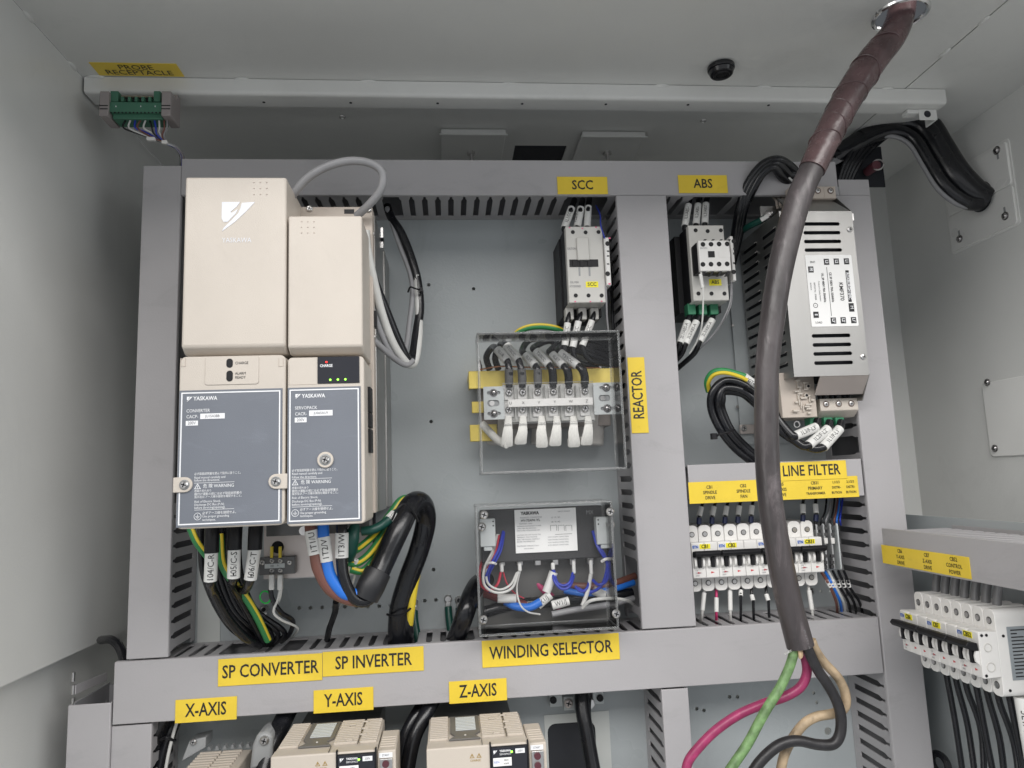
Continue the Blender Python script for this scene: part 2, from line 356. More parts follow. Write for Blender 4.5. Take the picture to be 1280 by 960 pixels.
# chrome bushing ring round the cable hole
b = MB(); b.ring((HX, HY, ZC), (0, 0, 1), HR, .0035, 48, 8); b.cyl((HX, HY, ZC+.002), (HX, HY, ZC+.0021), .001, 6)
obj('hole_bushing', b, mat('chrome', (.8, .8, .8), .12, 1), None, 0, 'shiny metal bushing ring round the cable hole in the ceiling', 'bushing')

# ================= wiring ducts =================
def finger_mesh():
    hw, hh = .0058, .0083
    pts = [(-hw, .094), (-hw, .026), (-hh, .020), (-hh, .0105), (hh, .0105), (hh, .020), (hw, .026), (hw, .094)]
    b = MB(); b.prism([(x, y, -.0009) for x, y in pts], (0, 0, .0018)); return b
FM = None
PITCHD = .0205
def duct(label, x0, x1, z0, z1, axis, lo=True, hi=True, skip=(), y0=0.0, yb=PY, group='grey slotted wiring ducts', name='wiring_duct', trim=None, phase=0, vis=None):
    """axis 'x' or 'z' = the run of the duct; lo/hi = finger walls on the low/high side; skip = (side, a, b) runs left open; vis=(a,b) run built as fingers"""
    global FM
    t = thing(name, label, 'duct', (x0, y0, z0), group)
    b = MB(); T = .0022
    if axis == 'x':
        b.box(x0, x1, y0, y0+T, z0, z1); b.box(x0, x1, y0+T, y0+.009, z0, z0+T); b.box(x0, x1, y0+T, y0+.009, z1-T, z1)
    else:
        b.box(x0, x1, y0, y0+T, z0, z1); b.box(x0, x0+T, y0+T, y0+.009, z0, z1); b.box(x1-T, x1, y0+T, y0+.009, z0, z1)
    obj('cover', b, DUCT, t, .0011)
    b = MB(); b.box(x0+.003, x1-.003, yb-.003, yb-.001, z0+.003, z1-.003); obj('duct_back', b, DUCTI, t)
    a0, a1 = (x0, x1) if axis == 'x' else (z0, z1)
    for side, on in (('lo', lo), ('hi', hi)):
        if axis == 'x': c = z0+.0032 if side == 'lo' else z1-.0032
        else: c = x0+.0032 if side == 'lo' else x1-.0032
        b = MB()
        if axis == 'x': b.box(x0, x1, yb-.017, yb-.001, c-.0009, c+.0009)
        else: b.box(c-.0009, c+.0009, yb-.017, yb-.001, z0, z1)
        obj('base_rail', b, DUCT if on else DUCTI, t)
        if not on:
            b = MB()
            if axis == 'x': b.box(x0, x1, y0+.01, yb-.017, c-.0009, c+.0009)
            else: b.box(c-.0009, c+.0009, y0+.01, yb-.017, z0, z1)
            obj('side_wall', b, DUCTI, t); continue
        n = int((a1-a0)/PITCHD); st = a0+((a1-a0)-n*PITCHD)/2+PITCHD/2+phase
        for i in range(n):
            a = st+i*PITCHD
            if vis and not (vis[0] < a < vis[1]): continue
            if any(s_ == side and p < a < q for s_, p, q in skip): continue
            loc = Vector((a, y0, c) if axis == 'x' else (c, y0, a))-Vector((x0, y0, z0))
            if FM is None:
                o = obj('duct_finger', finger_mesh(), DUCT, t); FM = o.data; 
            else:
                o = bpy.data.objects.new('duct_finger', FM); COL.objects.link(o); o.parent = t
            if FM and not o.get('k'): 
                pass
            o.location = loc; o.rotation_euler = (0, 0, 0) if axis == 'x' else (0, PI/2, 0)
    return t
# the first finger must sit in local space: build the shared mesh once, unparented from any base
_b = finger_mesh(); _m = bpy.data.meshes.new('duct_finger'); _m.from_pydata(_b.v, [], _b.f); _m.materials.append(DUCT); _m.update(); FM = _m
def xs(px, z, y=PY-.03): return W(px, z, y).x
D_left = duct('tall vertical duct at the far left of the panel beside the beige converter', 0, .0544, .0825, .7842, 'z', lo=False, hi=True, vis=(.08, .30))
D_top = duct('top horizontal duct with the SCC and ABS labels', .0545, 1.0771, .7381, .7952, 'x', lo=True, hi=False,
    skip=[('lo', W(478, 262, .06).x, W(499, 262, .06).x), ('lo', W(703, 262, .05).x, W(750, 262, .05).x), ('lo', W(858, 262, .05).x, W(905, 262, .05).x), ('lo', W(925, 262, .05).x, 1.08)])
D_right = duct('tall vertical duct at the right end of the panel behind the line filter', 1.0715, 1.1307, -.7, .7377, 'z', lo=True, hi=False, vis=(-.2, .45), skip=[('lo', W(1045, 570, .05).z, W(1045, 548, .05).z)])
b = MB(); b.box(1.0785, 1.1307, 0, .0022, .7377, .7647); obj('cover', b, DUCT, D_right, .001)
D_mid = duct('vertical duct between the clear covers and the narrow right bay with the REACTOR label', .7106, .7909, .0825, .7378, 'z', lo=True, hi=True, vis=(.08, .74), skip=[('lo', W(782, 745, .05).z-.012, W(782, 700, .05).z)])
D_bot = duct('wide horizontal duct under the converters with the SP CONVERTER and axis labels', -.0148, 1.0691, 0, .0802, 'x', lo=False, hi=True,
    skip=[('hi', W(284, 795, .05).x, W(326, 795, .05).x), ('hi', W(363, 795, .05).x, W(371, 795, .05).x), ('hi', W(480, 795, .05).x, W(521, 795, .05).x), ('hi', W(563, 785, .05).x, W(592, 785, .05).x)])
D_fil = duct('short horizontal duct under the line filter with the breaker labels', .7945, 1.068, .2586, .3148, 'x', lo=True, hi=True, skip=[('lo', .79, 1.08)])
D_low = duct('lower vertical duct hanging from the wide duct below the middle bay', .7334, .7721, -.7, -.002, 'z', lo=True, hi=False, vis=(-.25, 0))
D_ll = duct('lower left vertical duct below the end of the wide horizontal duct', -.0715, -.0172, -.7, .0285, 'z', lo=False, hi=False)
D_ll2 = duct('vertical duct end in the dark lower left bay below the wide duct', -.0170, .034, -.7, -.0025, 'z', lo=False, hi=True, vis=(-.25, 0), y0=.004)
# ---- labels ----
def label_plate(parent, corners, y, lines, size, sx=.93, spacing=None, align='CENTER', label=None, texts=None):
    x0, x1, z0, z1 = BX(*corners, y)
    b = MB(); b.box(x0, x1, y-.0008, y-.0001, z0, z1); o = obj('yellow_label', b, YEL, parent, .0003, label=label)
    if lines:
        n = len(lines); h = (z1-z0); st = spacing or h*.8/n
        for i, l in enumerate(lines):
            text(l, ((x0+x1)/2, y-.0008, (z0+z1)/2+(n-1)*st/2-i*st), size, o, sx=sx, bold=.0003)
    return o, (x0, x1, z0, z1)
def lab(parent, corners, y, s, size, sx=.93): return label_plate(parent, corners, y, [s], size, sx, label='yellow label reading '+s)
lab(D_top, (696, 221, 760, 243), -.0005, 'SCC', .0212, .86)
lab(D_top, (847, 219, 910, 241.5), -.0005, 'ABS', .0212, .86)
lab(D_bot, (273, 824, 403, 850), -.0005, 'SP CONVERTER', .0240, .765)
lab(D_bot, (403.4, 815, 530, 838), -.0005, 'SP INVERTER', .0240, .765)
lab(D_bot, (602, 801, 775, 824), -.0005, 'WINDING SELECTOR', .0240, .765)
lab(D_bot, (219.5, 875, 296, 899), -.0005, 'X-AXIS', .0238, .72)
lab(D_bot, (392, 863, 467, 887), -.0005, 'Y-AXIS', .0238, .72)
lab(D_bot, (561, 852, 634, 875), -.0005, 'Z-AXIS', .0238, .72)
lab(D_fil, (968, 578.5, 1059, 598), -.0016, 'LINE FILTER', .0225, .78)
o, (x0, x1, z0, z1) = label_plate(D_fil, (860, 603, 1074, 621), -.0005, [], 0, label='long yellow label naming the breakers below')
for px, ls, s_ in ((887, ('CB1', 'SPINDLE', 'DRIVE'), .0068), (929, ('CB2', 'SPINDLE', 'FAN'), .0068), (976, ('CB5', 'X-AXIS', 'DRIVE'), .0068), (1019, ('CB31', 'PRIMARY', 'TRANSFORMER'), .0068), (1045.5, ('1,1/2/3', 'DISTRI-', 'BUTION'), .0052), (1063.5, ('2,1/2/3', 'DISTRI-', 'BUTION'), .0052)):
    cx = W(px, 612, -.001).x
    for i, l in enumerate(ls): text(l, (cx, -.0013, (z0+z1)/2+.0075-i*.0078), s_ if l != 'TRANSFORMER' else .0052, o, sx=.84, bold=.00008)
# REACTOR, turned sideways on the middle duct
x0, x1, z0, z1 = BX(782, 447, 811, 541, -.0005); x0 = W(786, 480, -.0005).x
b = MB(); b.box(x0, x1, -.0013, -.0004, z0, z1); o = obj('yellow_label', b, YEL, D_mid, .0003, label='yellow label reading REACTOR turned sideways')
text('REACTOR', ((x0+x1)/2, -.0013, (z0+z1)/2), .0232, o, U=(0, 0, 1), V=(-1, 0, 0), sx=.70, bold=.0003)
# PROBE RECEPTACLE on the ceiling
q = [W(*p, ZC, 2) for p in ((111, 78), (219, 79), (230, 93), (124, 93))]
x0, x1, y1, y0 = (q[0].x+q[3].x)/2, (q[1].x+q[2].x)/2, CY0-.003, (q[0].y+q[1].y)/2
b = MB(); b.box(x0, x1, y0, y1, ZC-.0009, ZC-.0001)
o = obj('yellow_label', b, YEL, None, .0002, 'yellow PROBE RECEPTACLE label stuck on the cabinet ceiling', 'label')
for i, l in enumerate(('PROBE', 'RECEPTACLE')):
    text(l, ((x0+x1)/2, y0+(y1-y0)*(.31+.40*i), ZC-.0009), .0165, o, U=(1, 0, 0), V=(0, -1, 0), sx=1.0)

# ================= spindle converter and inverter =================
def PT3(l): return [W(px, py, y) for px, py, y in l]
FY = -.2
def Fp(px, py, y=FY): return W(px, py, y)
def flat(parent, name, px0, py0, px1, py1, y, m, th=.0006, bev=0, label=None, rad=0):
    x0, x1, z0, z1 = BX(px0, py0, px1, py1, y); b = MB()
    if rad: b.prism([(x, y-th, z) for x, z in rrect(x0, x1, z0, z1, rad)], (0, th, 0))
    else: b.box(x0, x1, y-th, y-.0001, z0, z1)
    return obj(name, b, m, parent, bev, label), (x0, x1, z0, z1)
def frame(parent, name, x0, x1, z0, z1, y, wd, m, th=.0004):
    b = MB()
    for q in ((x0, x1, z1-wd, z1), (x0, x1, z0, z0+wd), (x0, x0+wd, z0+wd, z1-wd), (x1-wd, x1, z0+wd, z1-wd)): b.box(q[0], q[1], y-th, y-.0001, q[2], q[3])
    return obj(name, b, m, parent)
def logo(parent, x, z, wd, y, m=WINK, h=None):
    h = h or wd*.95; b = MB()
    for pl in ([(0, 0), (.55, 0), (.45, .16), (.26, .34), (.30, .37), (.49, .24), (.42, .40), (.18, .68), (.06, .68), (0, .56)],
               [(.60, .03), (1, 0), (.72, .34), (.40, .68), (.02, 1), (.06, .89), (.30, .62), (.50, .38), (.56, .22)]):
        b.prism([(x+p*wd, y-.0005, z-q*h) for p, q in pl], (0, .0004, 0))
    return obj('emblem', b, m, parent)
JP = ('必ず取扱説明書を読んで指示に従うこと。', '感電の恐れあり', '据付け運転の前には必ず取扱説明書の', '指示及び,アース線の接続を確認すること。', '必ずアース線を接続せよ。')
def warning_block(pn, px, rows, y):
    # rows: the 15 pixel heights of the printed lines, left edge px
    def tx(s, py, size, dx=0, sx=.9): 
        q = Fp(px+dx, py, y); text(s, (q.x, y, q.z), size, pn, WINK, align='LEFT', sx=sx)
    r = rows
    tx(JP[0], r[0], .0033, sx=.84); tx('Read manual carefully and', r[1], .0036); tx('follow the directions.', r[2], .0036)
    a, c = Fp(px, r[3], y), Fp(px+50, r[3]-1, y)
    b = MB(); b.box(a.x, c.x, y-.0004, y-.0001, a.z-.0002, a.z+.0002); a = Fp(px, r[11], y); b.box(a.x, c.x, y-.0004, y-.0001, a.z-.0002, a.z+.0002); obj('rule_line', b, WINK, pn)
    a = Fp(px+4, r[4]+1, y); b = MB(); s_ = .0042
    for k in range(3):
        t0 = PI/2+k*2*PI/3; t1 = t0+2*PI/3
        p = [(a.x+s_*q*math.cos(t), y-.0004, a.z+s_*q*math.sin(t)) for t, q in ((t0, 1), (t1, 1), (t1, .72), (t0, .72))]; b.prism(p, (0, .0003, 0))
    b.box(a.x-.0003, a.x+.0003, y-.0004, y-.0001, a.z-.0006, a.z+.0016); b.box(a.x-.0003, a.x+.0003, y-.0004, y-.0001, a.z-.0014, a.z-.0009); obj('warning_symbol', b, WINK, pn)
    tx('危 険 WARNING', r[4], .0052, 11, .88)
    tx(JP[1], r[5], .003); tx(JP[2], r[6], .0034); tx(JP[3], r[7], .0031)
    tx('Risk of Electric Shock.', r[8], .0036); tx('Discharge DC Bus (P-N)', r[9], .0036); tx('before servicing(opening).', r[10], .0036)
    tx(JP[4], r[12], .0036, 10); tx('Use proper grounding', r[13], .0036, 10); tx('techniques.', r[14], .0036, 10)
    a = Fp(px+4, r[13], y); b = MB(); b.ring((a.x, y-.0002, a.z), (0, 1, 0), .0038, .0003, 24, 4)
    b.box(a.x-.0002, a.x+.0002, y-.0004, y-.0001, a.z, a.z+.0024)
    for i, hw in enumerate((.0024, .0016, .0008)): b.box(a.x-hw, a.x+hw, y-.0004, y-.0001, a.z-i*.0010-.0002, a.z-i*.0010+.0002)
    obj('earth_symbol', b, WINK, pn)
def dots(parent, px0, px1, py0, py1, y):
    b = MB()
    for i in range(3):
        for j in range(3):
            q = W(px0+(px1-px0)*i/2, py0+(py1-py0)*j/2, y); b.cyl((q.x, y+.0002, q.z), (q.x, y-.0008, q.z), .0010, 8, .0006)
    obj('raised_dots', b, BEID, parent)
def lobe(parent, q, r, y, side):
    b = MB(); x1 = q.x+side*.0125
    pts = [(q.x+r*math.cos(a)*-side, y-.0030, q.z+r*math.sin(a)) for a in [-PI/2+i*PI/10 for i in range(11)]]+[(x1, y-.0030, q.z+r), (x1, y-.0030, q.z-r)]
    b.prism(pts, (0, .003, 0)); o = obj('screw_boss', b, BEI, parent, .0008)
    b = MB(); b.cyl((q.x, y-.0031, q.z), (q.x, y-.0033, q.z), r*.68, 18); obj('boss_recess', b, GRY, parent)
    screw(parent, (q.x, y-.0032, q.z), r*.56, .003); return o
# ---- converter
xc0, xc1 = .1338, W(357.3, 560, FY).x-.0008; zb, zs = W(218, 662, FY).z, W(222, 446, FY).z
cv = thing('spindle_converter', 'large beige converter with plain upper cover and slate grey panel, left of the pair', 'drive unit', (xc0, FY, zb))
b = MB(); b.prism([(xc0, FY, W(233, 221, FY).z), (xc0, FY, W(226, 434, FY).z), (xc0, FY+.012, W(226, 446, FY).z+.003), (xc0, -.06, W(226, 446, FY).z+.003), (xc0, -.06, W(233, 221, FY).z)], (W(358.5, 330, FY).x-.001-xc0, 0, 0))
uc = obj('upper_cover', b, BEI, cv, .0028)
b = MB(); b.prism([(x, FY, z) for x, z in rrect(xc0-.001, xc1, zb, zs, .007)], (0, .085, 0)); obj('lower_housing', b, BEI, cv, .0018)
b = MB(); b.box(xc0+.004, xc1-.003, -.116, PY-.002, zb+.012, W(233, 226, FY).z); obj('chassis', b, SST, cv, .001)
dots(uc, 317.5, 333.5, 228, 243, FY)
q = W(277.5, 252.6, FY); logo(uc, q.x, q.z, .0385, FY, mat('silver_ink', (.72, .735, .78), .35, var=.02))
q = W(296, 300.5, FY); text('YASKAWA', (q.x, FY, q.z), .0085, uc, mat('silver_ink', (.86, .88, .93)), sx=.84)
pn, R4 = flat(cv, 'warning_panel', 224.8, 488.5, 352.2, 654, FY, PANEL, .0010, label='slate grey printed warning panel of the converter')
frame(pn, 'white_border', R4[0]+.0022, R4[1]-.0022, R4[2]+.0024, R4[3]-.0024, FY-.001, .0014, WINK)
YP = FY-.001
def ptx(pn, s, px, py, size, m=WINK, sx=.86, align='LEFT', y=None, bold=0):
    yy = YP if y is None else y; q = W(px, py, yy); text(s, (q.x, yy, q.z), size, pn, m, align=align, sx=sx, bold=bold)
q = W(233.8, 496, YP); logo(pn, q.x, q.z, .0062, YP); ptx(pn, 'YASKAWA', 242, 498.5, .0064, bold=.00012)
ptx(pn, 'CONVERTER', 233, 514, .0053); ptx(pn, 'CACP-', 233, 521.3, .0053)
def tag_box(pn, px0, py0, px1, py1, s, size, m=INK):
    o, r = flat(pn, 'white_field', px0, py0, px1, py1, YP, WINK, .0004); text(s, ((r[0]+r[1])/2, YP-.0004, (r[2]+r[3])/2), size, o, m, sx=.85)
tag_box(pn, 250.5, 517.2, 281, 523, 'JU15A3BB', .0044, mat('grey_ink', (.2, .2, .22))); tag_box(pn, 232.4, 526.2, 247.5, 531.8, '200V', .0050, mat('grey_ink', (.2, .2, .22)))
warning_block(pn, 243, [430+k/3.765 for k in (613, 630, 643, 655, 670, 693, 708, 722, 743, 758, 772, 782, 797, 812, 828)], YP)
lobe(cv, W(231.5, 606, YP), .0085, YP+.0005, -1); lobe(cv, W(345.5, 601.8, YP), .0085, YP+.0005, 1)
# control window
x0, x1, z0, z1 = BX(257, 444, 323.5, 480, FY)
b = MB(); b.prism([(x, FY-.0010, z) for x, z in rrect(x0, x1, z0, z1-.002, .003)], (0, .001, 0)); wn = obj('indicator_window', b, BEI, cv, .0005)
for px, py, h in ((287.4, 454.2, .0018), (287.4, 470.2, .0028)):
    q = W(px, py, FY); b = MB(); b.prism([(x, FY-.0014, z) for x, z in rrect(q.x-.0036, q.x+.0036, q.z-.0036-h, q.z+.0036+h, .0035)], (0, .0004, 0)); obj('lamp_opening', b, BLK, wn)
for s_, px, py in (('CHARGE', 294, 454), ('ALARM', 294, 467), ('READY', 294, 472)): ptx(wn, s_, px, py, .0044, INK, y=FY-.001)
for px in (229, 351.3):
    q = W(px, 452, FY); b = MB(); b.box(q.x-.003, q.x-.0022, FY-.0005, FY+.001, q.z-.005, q.z+.004); b.box(q.x+.0022, q.x+.003, FY-.0005, FY+.001, q.z-.005, q.z+.004); b.box(q.x-.003, q.x+.003, FY-.0005, FY+.001, q.z-.0058, q.z-.005); obj('clip_seam', b, BEID, cv)
# ---- inverter
xs0, xs1 = W(358.2, 560, FY).x+.0006, W(456, 560, FY).x; zsb = W(462, 654, FY).z
sv = thing('spindle_inverter', 'beige servo unit with slate grey panel, black window and green lamps, right of the pair', 'drive unit', (xs0, FY, zsb))
b = MB(); zt = W(453, 269.5, FY).z
b.prism([(xs0, FY, zt), (xs0, FY, W(455, 432, FY).z), (xs0, FY+.012, W(455, 443, FY).z+.003), (xs0, -.07, W(455, 443, FY).z+.003), (xs0, -.07, zt)], (xs1-xs0-.001, 0, 0))
uc = obj('upper_cover', b, BEI, sv, .0022); dots(uc, 377, 392.5, 277, 291, FY)
b = MB(); b.prism([(x, FY, z) for x, z in rrect(xs0, xs1, zsb, W(458, 445, FY).z, .005)], (0, .085, 0)); obj('lower_housing', b, BEI, sv, .0016)
ztb = W(420, 256.5, -.12).z
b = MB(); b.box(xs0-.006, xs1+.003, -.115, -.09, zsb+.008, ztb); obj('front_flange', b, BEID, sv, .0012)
b = MB(); b.box(xs0+.002, xs1+.004, -.0895, .03, zsb+.008, ztb-.002); obj('chassis', b, SST, sv, .0012)
b = MB(); b.box(xs0+.004, xs1+.0065, .031, PY-.001, zsb+.01, ztb-.012); obj('heat_sink', b, SST, sv, .0012)
for px, py in ((387, 261.3), (461, 262), (369.5, 266.5)): screw(sv, W(px, py, -.115), .0042, .003)
q = W(437, 264.5, -.115); b = MB(); b.box(q.x-.007, q.x+.006, -.1156, -.1149, q.z-.003, q.z+.003); obj('cable_slot', b, BLK, sv)
# side connectors and ribs on the right flank
sxp = xs1+.0004
def sidebox(name, y0, y1, px0, py0, py1, m, out=.003, xx=None):
    xx = xx if xx is not None else sxp; a, c = W(px0, py0, (y0+y1)/2), W(px0, py1, (y0+y1)/2); b = MB(); b.box(xx-.001, xx+out, y0, y1, c.z, a.z); return obj(name, b, m, sv, .0004)
sidebox('black_connector', -.165, -.14, 461, 485, 516, BLK); sidebox('black_connector', -.165, -.14, 461, 517, 535, BLK); sidebox('black_connector', -.165, -.14, 461, 537, 566, BLK)
sidebox('black_connector', -.11, -.095, 459, 390, 410, BLK, .004, xs1+.002); 
for py in (290, 345, 365, 420): 
    q = W(461, py, -.11); b = MB(); b.cyl((xs1+.003, -.103, q.z), (xs1+.0045, -.103, q.z), .003, 12); obj('flank_screw', b, MET, sv)
for px, py, h in ((474, 295, .022), (484, 305, .016)):
    q = W(px, py, .0); b = MB(); b.box(xs1+.004, xs1+.0075, q.y-.006, q.y+.006, q.z-h/2, q.z+h/2); obj('side_tab', b, MET, sv)
pn, R4 = flat(sv, 'warning_panel', 360, 485, 452.2, 651, FY, PANEL, .0010, label='slate grey printed warning panel of the inverter')
frame(pn, 'white_border', R4[0]+.002, R4[1]-.002, R4[2]+.0022, R4[3]-.0022, FY-.001, .0014, WINK)
q = W(369.3, 492.7, YP); logo(pn, q.x, q.z, .0062, YP); ptx(pn, 'YASKAWA', 377.5, 495.3, .0064, bold=.00012)
ptx(pn, 'SERVOPACK', 368.7, 510.3, .0053); ptx(pn, 'CACR-', 368.7, 517.8, .0053)
tag_box(pn, 386.5, 513.2, 415.8, 519.2, 'JU065AU9', .0044, mat('grey_ink', (.2, .2, .22))); tag_box(pn, 368.5, 522.2, 383.3, 527.8, '200V', .0050, mat('grey_ink', (.2, .2, .22)))
warning_block(pn, 365, [430+k/3.765 for k in (597, 612, 628, 637, 652, 679, 694, 707, 725, 742, 757, 768, 780, 796, 810)], YP)
q = W(407, 574.8, YP); b = MB(); b.cyl((q.x, YP+.0005, q.z), (q.x, YP-.0028, q.z), .0092, 28); o = obj('screw_boss', b, BEI, sv, .0008)
b = MB(); b.cyl((q.x, YP-.0028, q.z), (q.x, YP-.003, q.z), .0066, 24); obj('boss_recess', b, GRY, sv); screw(sv, (q.x, YP-.003, q.z), .0048, .003)
wn, R4 = flat(sv, 'display_window', 397, 446.5, 449.5, 478.5, FY, mat('smoked_window', (.02, .021, .028), .16, var=.02), .0012, .0003, 'dark smoked display window with lamps')
text('CHARGE', (W(407, 457, FY).x+.001, FY-.0012, W(407, 457.5, FY).z), .0046, wn, WINK, sx=.8, bold=.0001)
REDL = mat('red_lamp', (.3, .01, .01), .4, emit=(1, .03, .02), es=2.5); GRNL = mat('green_lamp', (.05, .3, .02), .4, emit=(.25, 1, .05), es=5)
for px, py, m_ in ((408.3, 452.8, REDL), (413, 475, GRNL), (422.6, 474.6, GRNL), (431.9, 474.3, GRNL)):
    q = W(px, py, FY); b = MB(); b.ball((q.x, FY-.0013, q.z), .0012, (1, .4, 1), 8, 5); obj('indicator_lamp', b, m_, wn)
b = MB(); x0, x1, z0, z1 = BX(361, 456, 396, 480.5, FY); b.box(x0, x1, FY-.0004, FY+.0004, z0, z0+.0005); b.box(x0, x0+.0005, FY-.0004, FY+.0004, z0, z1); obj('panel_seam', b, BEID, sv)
# silver tray under the two drives
t = thing('terminal_tray', 'bare metal terminal tray below the beige drives with a round cable opening', 'tray', W(430, 720, 0))
x0, x1, z0, z1 = BX(330, 664, 466, 717, -.02)
q = W(347, 684, -.02)
b = holes([(x0, z0), (x1, z0), (x1, z1+.03), (x0, z1+.03)], [circ(q.x, q.z, .0085, 20)], lambda a, c: (a, -.02, c), (0, .0015, 0)); obj('tray_face', b, mat('dull_tin', (.62, .56, .53), .42, .75, var=.08), t)
b = MB(); b.box(x0, x1, -.0185, PY-.002, z0-.0015, z0); obj('tray_floor', b, SST, t)
b = MB(); b.box(x0, x1, .02, .03, z0+.0005, z1+.02); obj('tray_inner', b, DARK, t)
b = MB(); q = W(388, 664, -.05); b.box(W(335, 664, -.05).x, W(463, 664, -.05).x, -.06, -.04, q.z-.004, q.z+.02); obj('terminal_strip', b, mat('smoke_plastic', (.12, .12, .12), .25), t, .001)
for px in (381, 440):
    q = W(px, 663, -.06); b = MB(); b.cyl((q.x, -.061, q.z), (q.x, -.068, q.z), .006, 14); obj('terminal_nut', b, MET, t)

# ================= contactors =================
def funnel(b, q, y, r, n=14): b.cyl((q.x, y-.0002, q.z), (q.x, y-.0007, q.z), r, n)
def boxp(parent, name, r, y0, y1, m, bev=.0008, label=None):
    b = MB(); b.box(r[0], r[1], y0, y1, r[2], r[3]); return obj(name, b, m, parent, bev, label)
R = BX(706.5, 283, 758, 378, 0)
sc = thing('contactor', 'three pole contactor with a yellow SCC sticker below the SCC label', 'contactor', (R[0], 0, R[2]), 'motor contactors')
boxp(sc, 'base', (R[0]-.003, R[1]+.002, R[2]-.012, R[3]-.004), .045, PY-.001, BLK)
boxp(sc, 'black_flank', (R[0]-.0008, R[1]+.0008, R[2]+.001, R[3]-.001), .012, .046, BLK)
h = boxp(sc, 'housing', R, 0, .045, CON, .0014)
boxp(sc, 'center_ridge', BX(720.5, 297, 737, 325, -.003), -.004, 0, CON, .0012)
boxp(sc, 'mechanism_slot', BX(711.5, 324.6, 748, 333.5, 0), -.0006, 0, BLK, 0)
b = MB()
for px in (718.5, 727.5, 737): x0, x1, z0, z1 = BX(px-3, 325.5, px+2.5, 333.5, 0); b.box(x0, x1, -.0022, 0, z0, z1)
obj('slot_tabs', b, BLK, sc, .0004)
b = MB()
for px in (724.3, 736.9): x0, x1, z0, z1 = BX(px-1.4, 334, px+1.4, 345, 0); b.box(x0, x1, -.0004, 0, z0, z1)
obj('grooves', b, GRY, sc)
for px, py in ((716, 290.2), (732, 290.6), (748, 290), (719.7, 369.4), (735.6, 369.4), (752, 369.4)):
    b = MB(); funnel(b, W(px, py, 0), 0, .0031); obj('terminal_hole', b, BLK, h)
PNK = mat('pink_ink', (.75, .12, .25), .5)
for px, py in ((712, 284.5), (728, 285.5), (745, 284), (719, 377), (738, 377), (752, 376.5)):
    q = W(px, py, 0); b = MB(); b.box(q.x-.0012, q.x+.0012, -.0004, -.0001, q.z-.0008, q.z+.0008); obj('pink_mark', b, PNK, h)
text('EATON', (W(714.8, 311, 0).x, 0, W(714.8, 311, 0).z), .0052, h, mat('grey_ink', (.2, .2, .22)), sx=.8)
text('DIL M50', (W(718, 353, 0).x, 0, W(718, 353, 0).z), .0046, h, mat('grey_ink', (.2, .2, .22)), sx=.8); text('XTCE050D', (W(719, 358, 0).x, 0, W(719, 358, 0).z), .0046, h, mat('grey_ink', (.2, .2, .22)), sx=.8)
st, r = flat(sc, 'yellow_sticker', 732, 352, 748, 359.2, 0, mat('yellow_sticker_film', (.9, .8, .02), .4), .0003); text('SCC', ((r[0]+r[1])/2, -.0003, (r[2]+r[3])/2), .0078, st, sx=.95, bold=.0001)
ax = boxp(sc, 'auxiliary_block', BX(755, 296.5, 764.5, 356.5, -.006), -.006, .03, WHT, .0012)
for py in (304.6, 342.2):
    b = MB(); q = W(759.5, py, -.006); b.ring((q.x, -.0065, q.z), (0, 1, 0), .003, .0007, 16, 6); b.cyl((q.x, -.0062, q.z), (q.x, -.0068, q.z), .003, 12); obj('terminal_hole', b, BLK, ax)
for py in (314, 320, 330):
    q = W(760, py, -.006); b = MB(); b.box(q.x-.0018, q.x+.0018, -.0064, -.0061, q.z-.001, q.z+.001); obj('printed_mark', b, INK, ax)
for py in (297.8, 354.8):
    q = W(762, py, -.006); b = MB(); b.box(q.x-.0018, q.x+.0016, -.0064, -.0061, q.z-.001, q.z+.001); obj('pink_mark', b, PNK, ax)
for px in (711.6, 727.8, 742.8):
    q = W(px, 394.7, .035); b = MB(); b.box(q.x-.0065, q.x+.0065, .03, .05, q.z-.007, q.z+.012); o = obj('terminal_lug', b, CON, sc, .0015)
# cables of this contactor
SL = []
def sleeve(label, path, r, s, a, c, cat='cable', col=RUB, sr=None, ts=None, group='marked cables', name='marked_cable', flip=False, ang=0):
    """a cable along path, with a white marker sleeve between the points a and c"""
    path = list(path); mid = tuple((a[k]+c[k])/2 for k in range(3))
    def near(q): return min(range(len(path)), key=lambda i: math.hypot(path[i][0]-q[0], path[i][1]-q[1]))
    ia, ic = near(a), near(c)
    if ia > ic: ia, ic = ic, ia; fa, fc = c, a
    else: fa, fc = a, c
    dd = lambda i, q: math.hypot(path[i][0]-q[0], path[i][1]-q[1]) < 9
    path = path[:ia if dd(ia, fa) else ia+1]+[fa, mid, fc]+path[max(ic+(1 if dd(ic, fc) else 0), ia+(0 if dd(ia, fa) else 1)):]
    P = PT3(path); t = thing(name, label, cat, P[0], group)
    b = MB(); b.tube(P, r, 12); obj('cable_jacket', b, col, t)
    sr = sr or r+.0012; A_, C_ = W(*a), W(*c)
    b = MB(); b.tube([A_, C_], sr, 16, 1); o = obj('marker_sleeve', b, SLV, t)
    if s: sleeve_text(s, A_, C_, sr, o, ts or sr*1.45, flip=flip, ang=ang)
    return t
sleeve('left of the three marked cables entering the top of the SCC contactor', [(718, 250, .06), (713, 262, .035), (706, 282, .02), (708, 292, .02)], .0048, '1L1/SCC', (714.5, 260, .03), (705.5, 285, .022), ts=.0075, flip=True)
sleeve('middle of the three marked cables entering the top of the SCC contactor', [(728, 250, .06), (726, 262, .035), (722, 282, .02), (722, 292, .02)], .0048, '1L2/SCC', (726, 260, .03), (721.5, 284, .022), ts=.0075, flip=True, ang=.9)
sleeve('right of the three marked cables entering the top of the SCC contactor', [(737, 248, .06), (735, 260, .035), (734, 282, .02), (734, 292, .02)], .0044, '', (735.5, 258.5, .03), (734, 284, .022))
